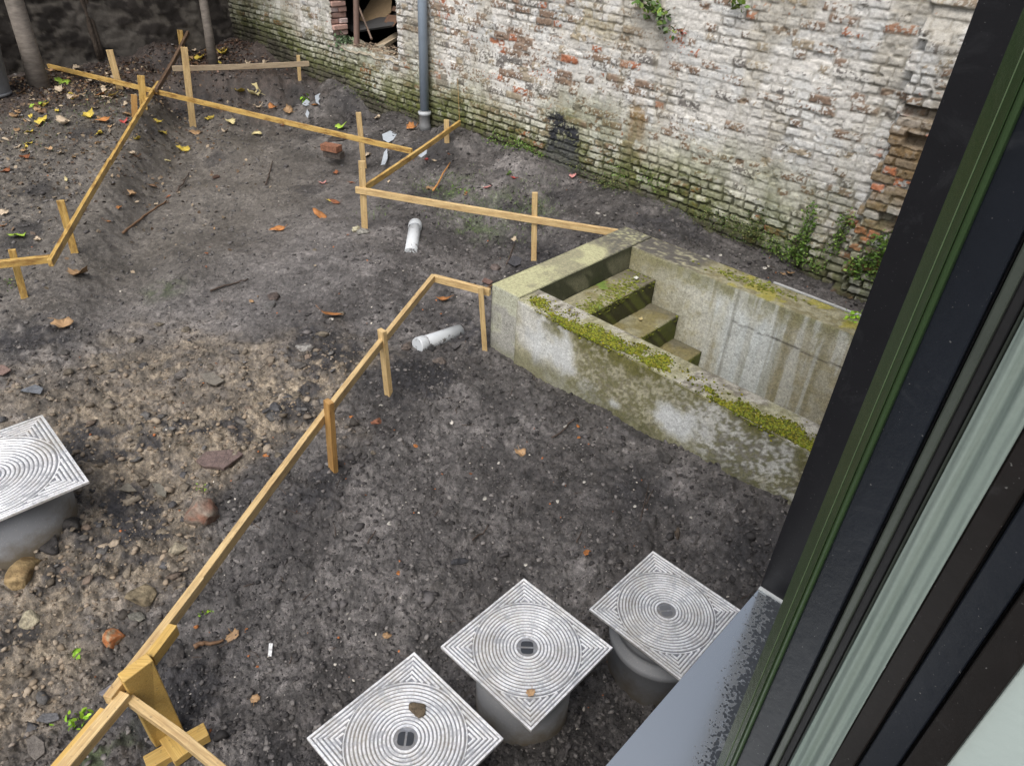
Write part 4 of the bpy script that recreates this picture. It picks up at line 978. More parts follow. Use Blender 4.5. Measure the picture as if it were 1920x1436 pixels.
chips([(500, 1105-250, 15), (748, 1075, 13), (1101, 1036, 18), (780, 838, 12), (660, 845-60, 12), (463, 1183, 11), (368, 1180, 12), (225, 1303, 14), (245, 1297, 18), (1083, 798, 10), (1084, 822, 9)], (.44, .17, .05), 'brick_chip', 'small bright orange brick chip in the soil', 'brick chip', 'orange brick chips')
rock(708, 791, 24, 20, (.28, .12, .07), 'brick_chip', 'red brick chip with a flat face right of the two front stakes', 'brick chip')
chips([(910, 936, 12), (1045, 940, 10), (1296, 971, 8), (656, 1160, 9), (715, 760, 9), (1095, 905, 9), (893, 900, 8), (730, 985, 12), (847, 795, 13), (690, 1275, 9), (595, 1125, 8), (430, 945, 9), (935, 870, 8),
       (1327, 482, 11), (1350, 480, 12), (1432, 505, 12), (1440, 500, 8), (1120, 401, 14), (1134, 406, 9), (905, 352, 10), (620, 600, 12), (1060, 800, 10), (985, 1060, 10), (1018, 1008, 8), (1190, 950, 9)],
      (.52, .50, .45), 'shell_chip', 'tiny white chip of shell or mortar on dark soil', 'chip', 'white chips')

# brick pair under the back rail
R3 = lambda a: np.array([[math.cos(a), -math.sin(a), 0], [math.sin(a), math.cos(a), 0], [0, 0, 1]])
def brick(px, py, h, a, sx, sy, sz, col, label):
    P = at_h(px, py, h); mb = MB(); mb.box(P, sx, sy, sz, R3(a)); o = solo('loose_brick', mb.V, mb.F, STONE, label, 'brick', cols=np.tile(col, (8, 1))); bevel(o, .006, 2); return o
g0 = gz(*at_h(626, 290, 0)[:2])
brick(626, 289, g0+.035, R_(-18), .21, .11, .07, (.10, .085, .075), 'dark brick at the bottom of the little stack under the rail')
brick(621, 277, g0+.11, R_(-22), .21, .11, .07, (.30, .14, .085), 'orange-red brick topping the little stack under the rail')
rock(628, 262, 34, 16, (.06, .05, .045), 'slate_piece', 'dark packing slate between the brick stack and the rail', 'stone', h=g0+.155, flat=.5)

# ------------------------------------------------------------------ pipes
PVC = m_plain('pale_grey_pvc', (.50, .53, .55), .42, var=.25, vs=9); PVCD = m_plain('weathered_pvc', (.22, .27, .33), .38, var=.25, vs=6)
def m_muddy():
    t = NT('muddy_pale_pvc'); n = t.noise(16, 6, .75); n2 = t.noise(70, 5, .7)
    gm = t.n('ShaderNodeNewGeometry'); sx = t.n('ShaderNodeSeparateXYZ'); t.set(sx.inputs[0], gm.outputs['Normal'])
    m = t.math('ADD', t.math('MULTIPLY', n, .8), t.math('MULTIPLY', n2, .35)); m = t.math('SUBTRACT', m, t.math('MULTIPLY', sx.outputs['Z'], .10))
    k = t.ramp(m, [(.59, 0.), (.64, 1.)])
    return t.out(t.mix(k, (.52, .55, .57), (.085, .075, .068)), t.mix(k, (.38, .38, .38), (.85, .85, .85)), t.bump(k, .5, .004))
PVCM = m_muddy()
def pipe_on_ground(a, b, r, label, socket=None, ha=.05, hb=.05):
    A = on_g(*a); B = on_g(*b); A[2] = gz(A[0], A[1])+ha-r*.75; B[2] = gz(B[0], B[1])+hb-r*.75
    root = thing('drain_pipe', label, 'pipe', (A+B)/2); d = B-A
    mb = MB(); mb.tube([A, A+d*.5, B], r, 28); o = part('pipe', mb.V, mb.F, PVCM, root, smooth=False)
    if socket:
        u0, u1 = socket; mb = MB(); mb.tube([A+d*u0, A+d*(u0+.03), A+d*(u1-.03), A+d*u1], [r*1.06, r*1.13, r*1.13, r*1.04], 28); part('socket', mb.V, mb.F, PVCM, root)
    for x in root.children:
        for p in x.data.polygons: p.use_smooth = len(p.vertices) == 4
pipe_on_ground((779, 425), (770, 474), .055, 'upright-lying short grey drain pipe by the corner stake', (-.02, .14), .06, .03)
pipe_on_ground((784, 655), (862, 620), .052, 'pale grey drain pipe with socket lying before the basin corner', (-.02, .17), .06, .03)
def downpipe():
    b = on_plane(797, 250, WN, WL0-.085); b[2] = .12; root = thing('downpipe', 'blue-grey rainwater downpipe standing against the white brick wall', 'downpipe', b)
    mb = MB(); mb.tube([b+[0, 0, .1], b+[0, 0, 1.5], b+[0, 0, 4]], .051, 32, True); o = part('pipe', mb.V, mb.F, PVCD, root, smooth=True)
    sock = m_plain('grey_socket_plastic', (.16, .165, .17), .4)
    mb = MB(); mb.lathe(b, [(.056, -.1), (.056, .10), (.068, .11), (.070, .16), (.062, .18), (.062, .27), (.070, .28), (.072, .31), (.060, .325), (.052, .33)], 32, False, False); part('socket', mb.V, mb.F, sock, root, smooth=True)
    mb = MB(); mb.lathe(b+np.array([0, 0, .0]), [(.071, .285), (.076, .295), (.076, .31), (.07, .322)], 32); part('sealing_ring', mb.V, mb.F, PVC, root, smooth=True)
downpipe()
# thin string up the wall
a = on_plane(862, 238, WN, WL0-.03); b = on_plane(858, 148, WN, WL0-.03); mb = MB(); mb.tube([a, (a+b)/2, b], .003, 6)
solo('string_line', mb.V, mb.F, m_plain('ochre_string', (.35, .22, .08), .8), 'thin ochre string running up the brick wall from the rail end', 'string')

# ------------------------------------------------------------------ room seen through the opening
def room():
    root = thing('outbuilding', 'dark derelict room behind the broken opening', 'outbuilding', WP(-7.8, .5, -1.5))
    dk = m_plain('dark_inside', (.035, .032, .03), .9); mb = MB()
    def bx(s0, s1, h0, h1, n0, n1): b = [WP(s0, h0, -n0), WP(s1, h0, -n0), WP(s1, h0, -n1), WP(s0, h0, -n1)]; MBX.hexa(b, [p+np.array([0, 0, h1-h0]) for p in b])
    MBX = MB(); bx(-10.5, -5.5, .4, .62, .31, 3.2); part('floor', MBX.V, MBX.F, dk, root)
    MBX = MB(); bx(-10.5, -5.5, .4, 3.4, 3.2, 3.4); part('back_wall', MBX.V, MBX.F, dk, root)
    MBX = MB(); bx(-10.7, -10.5, .4, 3.4, .31, 3.4); bx(-5.5, -5.3, .4, 3.4, .31, 3.4); part('side_walls', MBX.V, MBX.F, dk, root)
    MBX = MB(); bx(-10.7, -5.3, 3.4, 3.6, .31, 3.4); part('roof', MBX.V, MBX.F, dk, root)
room()
def flatpiece(name, pix, off, th, mat, label, cat, dh=None):
    """a board inside the room; corners given as pixels with their distance behind the wall plane"""
    b = [on_plane(x, y, WN, WL0+o_) for (x, y), o_ in zip(pix, off)]; n_ = np.cross(b[1]-b[0], b[2]-b[0]); n_ /= np.linalg.norm(n_)
    if n_@CF < 0: n_ = -n_
    b2 = [p+n_*th for p in b]; k = len(b); V = b+b2
    F = [tuple(range(k)), tuple(range(k, 2*k))[::-1]]+[(i, (i+1) % k, (i+1) % k+k, i+k) for i in range(k)]
    return solo(name, V, F, mat, label, cat)
CARD = m_plain('brown_card', (.30, .215, .125), .8); CARDD = m_plain('dark_card', (.17, .10, .065), .8); TAB = m_plain('dusty_table', (.075, .075, .075), .6)
flatpiece('table_top', [(640, 45), (660, 60), (735, 48), (748, 36), (748, 15), (650, 20)], [.5, .42, .5, .6, 1.3, 1.3], .03, TAB, 'dusty dark table top inside the opening', 'table')
flatpiece('cardboard', [(672, 38), (708, 47), (733, 22), (735, -8), (700, -8)], [.72, .66, .8, 1.1, 1.15], .01, CARD, 'large sheet of brown cardboard inside the opening', 'cardboard')
flatpiece('cardboard', [(720, 42), (737, 50), (746, 40), (747, 30), (727, 28)], [.55, .5, .5, .6, .7], .01, CARDD, 'dark reddish cardboard piece right of the large sheet', 'cardboard')
flatpiece('cardboard', [(734, 20), (747, 23), (747, 13), (737, 12)], [.75, .7, .8, .85], .01, CARDD, 'small card scrap at the right side of the opening', 'cardboard')
flatpiece('plank', [(700, 97), (692, 92), (740, 62), (748, 60), (748, 68)], [.1, .12, .62, .7, .68], .04, m_plain('pale_plank', (.42, .35, .25), .7), 'pale plank sloping down onto the ledge of the opening', 'plank')
a = on_plane(669, 88, WN, WL0+.10); b = on_plane(667, -60, WN, WL0+.10); mb = MB(); mb.tube([a, (a+b)/2, b], .036, 20)
solo('prop_post', mb.V, mb.F, m_plain('rusty_brown_metal', (.20, .135, .11), .6), 'rusty brown post standing in the opening of the brick wall', 'post', smooth=False)
a = on_plane(697, 74, WN, WL0+.2); b = on_plane(672, 12, WN, WL0+.35); mb = MB(); mb.tube([a, (a+b)/2, b], .013, 8)
solo('thin_rod', mb.V, mb.F, m_plain('brown_rod', (.17, .12, .09), .6), 'thin brown rod leaning behind the rusty post', 'rod')
# litter on the ledge
n = 260; s_ = RNG.uniform(JL+.35, JR-.02, n); nn_ = RNG.uniform(.02, .6, n); P = np.array([WP(a_, 0, -b_) for a_, b_ in zip(s_, nn_)]); c = np.array([.22, .17, .12])*RNG.uniform(.4, 1.7, (n, 1))
scatter('dry_litter', P[:, 0], P[:, 1], RNG.uniform(.01, .028, n), c, 'dry brown leaves and rubble on the ledge of the opening', 'litter', GRAVEL, Z=np.where(nn_ < .3, JB+.0, JB-.05), flat=.5)

# ------------------------------------------------------------------ trees, stem, bin, poles
BARK = NT('smooth_grey_bark'); nb = BARK.noise(1, 6, .65, BARK.obj((9, 9, 30))); BARK = BARK.out(BARK.mix(BARK.ramp(nb, [(.35, 0.), (.65, 1.)]), (.14, .122, .104), (.25, .22, .19)), .8, BARK.bump(nb, .5, .01))
BARKD = m_plain('dark_ivy_stem', (.06, .045, .033), .85, var=.6, vs=14, bs=30, bst=.8, bd=.02)
LEAF = m_attr('leaf_skin', .55, 60, .3, .002, .25, 60)
def leafcloud(P, S, cols, up=.5):
    n = len(P); L = np.array([(-.5, 0, 0), (-.15, .32, .06), (.25, .26, .05), (.55, 0, -.05), (.25, -.26, .05), (-.15, -.32, .06)])
    a = RNG.uniform(0, 6.283, n); th = RNG.normal(0, .6, n)+up; ph = RNG.normal(0, .6, n)
    V = np.repeat(L[None], n, 0)*S[:, None, None]
    c, s = np.cos(th)[:, None], np.sin(th)[:, None]; y = V[..., 1]*c-V[..., 2]*s; z = V[..., 1]*s+V[..., 2]*c; x = V[..., 0]
    c, s = np.cos(ph)[:, None], np.sin(ph)[:, None]; x2 = x*c+z*s; z2 = -x*s+z*c
    c, s = np.cos(a)[:, None], np.sin(a)[:, None]; V = np.stack([x2*c-y*s, x2*s+y*c, z2], -1)+P[:, None, :]
    F = (np.array([(0, 1, 2, 5), (2, 3, 4, 5)])[None]+(np.arange(n)*6)[:, None, None]).reshape(-1, 4)
    return V.reshape(-1, 3), F, np.repeat(cols[:, None], 6, 1).reshape(-1, 3)
def tree(base, r0, r1, lean, label, hgt=6.5, crown=2.2, mat=None, leaves=1300, h=None):
    B = at_h(*base, h); B[2] -= .1; root = thing('tree', label, 'tree', B+[0, 0, .1])
    n = 14; pts = [B+np.array([lean[0]*t*t*hgt, lean[1]*t*t*hgt, t*hgt])+np.array([math.sin(t*9)*.02, math.cos(t*7)*.02, 0]) for t in np.linspace(0, 1, n)]
    rad = [r0*(1.22 if i == 0 else 1)*(1-.55*i/(n-1)) for i in range(n)]
    mb = MB(); mb.tube(pts, rad, 24); tr = part('trunk', mb.V, mb.F, mat or BARK, root, smooth=True)
    rg = random.Random(int(base[0])); ends = []
    for k in range(9):
        s0 = pts[rg.randint(8, n-1)]; a = rg.uniform(0, 6.28); d = np.array([math.cos(a), math.sin(a), rg.uniform(.3, .9)])*crown*rg.uniform(.5, .9)
        mb = MB(); mb.tube([s0, s0+d*.5+[0, 0, .1], s0+d], [r0*.35, r0*.22, r0*.07], 8); part('limb', mb.V, mb.F, mat or BARK, root, smooth=True); ends += [s0+d, s0+d*.6]
    P = np.array([ends[rg.randrange(len(ends))] for _ in range(leaves)])+RNG.normal(0, crown*.26, (leaves, 3))*[1, 1, .7]
    cols = np.array([.10, .12, .03])*RNG.uniform(.5, 1.6, (leaves, 1)); V, F, cc = leafcloud(P, RNG.uniform(.09, .17, leaves), cols); part('crown', V, F, LEAF, root, cc)
tree((72, 162), .105, .1, (.004, .002), 'thick grey tree trunk beside the bin at the upper left', h=.36)
tree((397, 110), .056, .05, (.0, .004), 'slim grey tree trunk on the leafy mound in the corner', h=.52, crown=1.8)
def stem():
    A = at_h(182, 94, .56)+WD*.05; root = thing('wall_climber', 'dark twisted climber stem against the blackened wall', 'climber', A)
    mb = MB(); rg = random.Random(3)
    for k in range(4):
        o_ = np.array([rg.uniform(-.06, .06), rg.uniform(-.04, .04), 0]); mb.tube([A+o_+np.array([math.sin(t*5+k*1.7)*.035-.05*t, 0, t*3.6-.1]) for t in np.linspace(0, 1, 22)], .035, 8)
    part('stem', mb.V, mb.F, BARKD, root, smooth=True)
stem()
def bin_():
    P = at_h(-20, 178, .36); root = thing('dustbin', 'dark grey round bin cut off by the left edge of the picture', 'bin', P)
    m = m_plain('dark_galvanised', (.17, .18, .19), .45); mb = MB(); mb.lathe(P, [(.20, 0), (.215, .0), (.225, .04), (.27, .62), (.285, .63), (.285, .66), (.26, .66), (.21, .05)], 48, True); part('body', mb.V, mb.F, m, root, smooth=True)
    mb = MB(); mb.lathe(P, [(.222, .0), (.232, .01), (.232, .025), (.222, .035)], 48); part('foot_ring', mb.V, mb.F, m, root, smooth=True)
bin_()
MET = m_plain('pale_metal_tube', (.42, .44, .47), .4)
for (a, b, ha, hb_, lab) in (((27, 126), (-10, 50), .46, .85, 'pale metal pole leaning left of the thick tree trunk, right one of the pair'), ((9, 122), (-14, 78), .46, .62, 'pale metal pole nearest the bin, left one of the pair')):
    A = at_h(*a, ha); B = top_of(A, *b); mb = MB(); mb.tube([A, (A+B)/2, B], .014, 12); solo('metal_pole', mb.V, mb.F, MET, lab, 'pole')

# ------------------------------------------------------------------ plants
def plant(name, label, cat, pts, n, size, cols, spread, group=None, stems=True, up=.5):
    """pts: world points the foliage hangs round"""
    P = np.array([pts[i] for i in RNG.integers(0, len(pts), n)])+RNG.normal(0, 1, (n, 3))*np.array(spread)
    C_ = np.array([cols[i] for i in RNG.integers(0, len(cols), n)])*RNG.uniform(.6, 1.35, (n, 1)); V, F, cc = leafcloud(P, RNG.uniform(size*.6, size*1.2, n), C_, up)
    root = thing(name, label, cat, np.mean(pts, 0)-[0, 0, .0], group)
    part('leaves', V, F, LEAF, root, cc, False)
    if stems:
        mb = MB(); o_ = np.array(pts[0])
        for k in range(min(9, max(3, n//25))):
            e = P[RNG.integers(0, n)]; b_ = pts[RNG.integers(0, len(pts))]; mb.tube([b_, (b_+e)/2+RNG.normal(0, .01, 3), e], .0018, 5)
        part('stems', mb.V, mb.F, BARKD, root)
    return root
G1 = [(.10, .19, .03), (.07, .14, .02), (.16, .24, .05)]; G2 = [(.05, .09, .02), (.09, .13, .03), (.14, .15, .05)]; GL = [(.30, .50, .04), (.22, .42, .03)]
def wpts(lst, off=.04): return [on_plane(x, y, WN, WL0-off) for x, y in lst]
def line(a, b, n): return [(a[0]+(b[0]-a[0])*t, a[1]+(b[1]-a[1])*t) for t in np.linspace(0, 1, n)]
plant('wall_fern', 'leafy green weed clump climbing the wall foot, tallest of those left of the pier', 'weed', wpts(line((1527, 385), (1500, 490), 9)+line((1515, 430), (1480, 475), 5)+[(1500, 440), (1498, 455)]), 480, .026, G1, (.035, .02, .035))
plant('wall_fern', 'bushy green fern in the corner between wall and pier', 'weed', wpts(line((1592, 410), (1560, 470), 7)+[(1575, 455), (1550, 470)]), 260, .024, G1, (.03, .02, .03))
plant('wall_fern', 'bright green fern cushion on the broken pier foot by the window frame', 'weed', wpts([(1650, 450), (1660, 470), (1640, 480), (1650, 500), (1625, 495), (1610, 510), (1640, 520), (1655, 485), (1600, 495)], .14), 620, .028, G1, (.04, .025, .04))
plant('wall_moss', 'dark mossy weeds at the wall foot between basin and pier', 'weed', wpts(line((1380, 415), (1490, 480), 14)+line((1400, 410), (1460, 470), 8)), 420, .016, G2, (.05, .012, .035), stems=False)
plant('wall_moss', 'low green tuft at the wall foot left of the tar stain', 'weed', wpts(line((965, 262), (1015, 292), 8), .04), 240, .018, G1, (.03, .015, .02), stems=False)
plant('wall_moss', 'mossy tuft strip at the wall foot right of the tar stain', 'weed', wpts(line((1070, 310), (1130, 340), 8)+line((1140, 300), (1175, 315), 4), .03), 260, .014, G2, (.03, .012, .025), stems=False)
plant('wall_moss', 'patchy weeds at the wall foot above the far rim of the basin', 'weed', wpts(line((1240, 380), (1390, 452), 12), .03), 260, .015, G2, (.05, .012, .025), stems=False)
for lst_, lab_, n_, cs_ in ((line((1130, 345), (1200, 378), 8), 'dark green moss shelf at the wall foot behind the basin corner', 420, G2), (line((1205, 330), (1250, 352), 6)+line((1150, 320), (1175, 330), 3), 'little green cress patches in the brick joints over the wall foot', 160, G1),
                        (line((1330, 400), (1420, 440), 8)+line((1425, 400), (1410, 440), 4), 'thick dark moss and weeds half way between tar stain and pier', 520, G2), (line((1440, 455), (1540, 500), 9), 'trailing green weeds at the soil line left of the pier', 380, G1),
                        (line((925, 262), (985, 285), 6), 'bright moss strip along the soil line left of the tar stain', 260, G1), (line((640, 165), (780, 212), 12), 'thin mossy strip along the wall foot under the broken opening', 260, G2)):
    plant('wall_moss', lab_, 'weed', wpts(lst_, .035), int(n_*1.5), .017, cs_, (.055, .016, .04), stems=False)
plant('ivy', 'ivy sprig hanging on the white wall at the top of the picture', 'ivy', wpts(line((1195, 5), (1225, 20), 4)+line((1225, 0), (1245, 60), 8)+[(1262, 60), (1250, 25)], .07), 120, .055, [(.06, .12, .025), (.16, .24, .04), (.09, .15, .05)], (.03, .02, .03))
plant('ivy', 'small ivy tip right of the hanging ivy sprig', 'ivy', wpts([(1375, 0), (1385, 8), (1390, 12)], .06), 26, .05, [(.08, .14, .03), (.16, .24, .04)], (.02, .02, .02))
plant('pink_leaf_twig', 'reddish leaf tips at the end of the hanging ivy', 'ivy', wpts([(1272, 58), (1278, 62)], .06), 14, .035, [(.30, .10, .08), (.2, .2, .05)], (.015, .01, .01))
for (x, y, n, sz, cols, sp, lab) in ((1604, 599, 60, .030, GL, (.04, .03, .015), 'lime green weed on the basin rim against the window frame'), (572, 178, 22, .07, GL, (.03, .03, .03), 'bright green leafy seedling on the far floor before the opening'),
                                     (746, 186, 12, .055, [(.35, .45, .06)], (.04, .03, .02), 'yellow-green sprout at the wall foot left of the downpipe'),
                                     (865, 388-30, 30, .022, G1, (.05, .05, .01), 'small green weed inside the rail corner near the orange stick'), (955, 330, 24, .03, G1, (.03, .03, .02), 'small weed sprig beside a red leaf in the rail corner'),
                                     (20, 535, 36, .018, G2, (.05, .04, .01), 'low greenish weed by the stake at the left edge'), (148, 1357, 26, .028, GL, (.03, .02, .012), 'lime leafed weed beside the pale yellow plank'),
                                     (378, 918, 14, .016, GL, (.02, .015, .006), 'tiny green seedling near the half-round chip'), (386, 1152, 10, .014, GL, (.015, .01, .005), 'tiny green seedling right of the long rail'),
                                     (146, 1230, 5, .035, GL, (.012, .01, .005), 'single lime leaflet plant at the lower left'), (1063, 722, 10, .012, G1, (.02, .015, .006), 'tiny sprout on the mossy stone by the basin')):
    P = on_g(x, y) if x != 1604 else at_h(x, y, PT); P[2] = (gz(P[0], P[1]) if x != 1604 else PT)+.012
    plant('weed', lab, 'weed', [P], n, sz, cols, sp)
P = [at_h(1213, 558, .16), at_h(1222, 545, .2), at_h(1208, 565, .13), at_h(1218, 568, .13)]; plant('seedling', 'pale round-leaved seedling growing from the upper step of the basin', 'weed', P, 9, .038, [(.22, .30, .17), (.30, .38, .25)], (.02, .01, .01), up=.9)
P = [on_plane(x, y, WN, WL0+.05) for x, y in ((640, 78), (648, 72), (652, 80), (632, 84), (645, 84))]; plant('wall_fern', 'grey-green fern growing on the broken ledge beside the rusty post', 'weed', P, 200, .05, [(.10, .15, .08), (.14, .2, .11)], (.05, .03, .03))
# thin weedy grass in the planting corner
P = []; 
for px, py, r_, n in ((845, 355, .35, 420), (800, 345, .2, 200), (985, 385, .3, 320), (925, 405, .4, 350), (860, 410, .25, 200), (1010, 350, .2, 120), (700, 400, .15, 90), (190, 185, .3, 150), (165, 215, .3, 120), (70, 235, .3, 120), (980, 440, .25, 110), (60, 265, .3, 100)):
    g_ = on_g(px, py)
    for _ in range(n): P.append((g_[0]+random.gauss(0, r_*.6), g_[1]+random.gauss(0, r_*.6)))
P = np.array(P); Z = H(P[:, 0], P[:, 1]); n = len(P); a = RNG.uniform(0, 6.28, n); hgt = RNG.uniform(.012, .035, n); wd = .0018
dx = np.cos(a); dy = np.sin(a); bend = RNG.uniform(.2, 1.1, n)*hgt
V = np.stack([np.stack([P[:, 0]-dy*wd, P[:, 1]+dx*wd, Z], -1), np.stack([P[:, 0]+dy*wd, P[:, 1]-dx*wd, Z], -1), np.stack([P[:, 0]+dx*bend, P[:, 1]+dy*bend, Z+hgt], -1)], 1).reshape(-1, 3)
F = np.arange(n*3).reshape(-1, 3); cc = np.repeat((np.array([.12, .20, .04])*RNG.uniform(.5, 1.4, (n, 1)))[:, None], 3, 1).reshape(-1, 3)
tag(link('sparse_grass', mesh('sparse_grass', V, F, cc, False), LEAF), 'sparse thin grass and algae on the damp soil inside the rail corner', 'grass', kind='stuff')

# ------------------------------------------------------------------ fallen leaves
MAPLE = [(0, -.42), (.12, -.33), (.32, -.38), (.38, -.20), (.52, -.06), (.43, .10), (.44, .30), (.26, .32), (.05, .52), (-.18, .36), (-.40, .30), (-.40, .10), (-.50, -.08), (-.36, -.22), (-.30, -.38), (-.10, -.30)]
OVAL = [(0, -.55), (.13, -.42), (.21, -.2), (.24, .0), (.2, .22), (.1, .42), (0, .55), (-.1, .42), (-.2, .22), (-.24, 0), (-.21, -.2), (-.13, -.42)]
LC = dict(yellow=(.52, .40, .07), pale=(.52, .45, .23), cream=(.48, .39, .28), tan=(.33, .21, .11), orange=(.36, .155, .05), brown=(.13, .075, .04), red=(.42, .07, .06), pink=(.58, .27, .25), lime=(.30, .45, .06), rust=(.24, .09, .04))
def leaf(px, py, spx, kind, col, label, group=None, h=None, ang=None, curl=None):
    rg = random.Random(int(px*31+py)); shp = MAPLE if kind == 'm' else OVAL
    if h is None: P = on_g(px, py); P[2] = gz(P[0], P[1])+.008
    else: P = at_h(px, py, h)
    dep = (P-ORG)@CF; S = spx/FPX*dep*.88; a = rg.uniform(0, 6.28) if ang is None else ang; cu = rg.uniform(.2, 1.1) if curl is None else curl; tx = rg.uniform(-.35, .35); ty = rg.uniform(-.35, .35); fy = rg.uniform(-1, 2)
    V = []; F = []
    n = len(shp)
    def pt(x, y): 
        z = cu*(x*x*1.6+y*y*.5*fy)-.03+.12*math.sin(x*7+a)*math.cos(y*6+px); z += tx*x+ty*y
        return (P[0]+S*(x*math.cos(a)-y*math.sin(a)), P[1]+S*(x*math.sin(a)+y*math.cos(a)), P[2]+S*z+.1*S)
    V.append(pt(0, 0))
    for q in (.55, 1.):
        for x, y in shp: V.append(pt(x*q, y*q))
    for i in range(n): j = (i+1) % n; F.append((0, 1+i, 1+j)); F.append((1+i, 1+n+i, 1+n+j, 1+j))
    k = len(V); st = [pt(0, -.4), pt(.04, -.4), pt(.12, -.72), pt(.09, -.72)]; V += st; F.append((k, k+1, k+2, k+3))
    c = np.array(LC[col])*rg.uniform(.8, 1.15); cc = np.array([c*rg.uniform(.8, 1.15) for _ in V])
    cc[1+n:1+2*n:rg.choice((2, 3, 4))] *= rg.uniform(.4, .8); cc[rg.randint(1, n)] *= .5
    o = solo('fallen_leaf', V, F, LEAF, label, 'leaf', group, cols=cc, smooth=True); m = o.modifiers.new('thick', 'SOLIDIFY'); m.thickness = .0012; return o
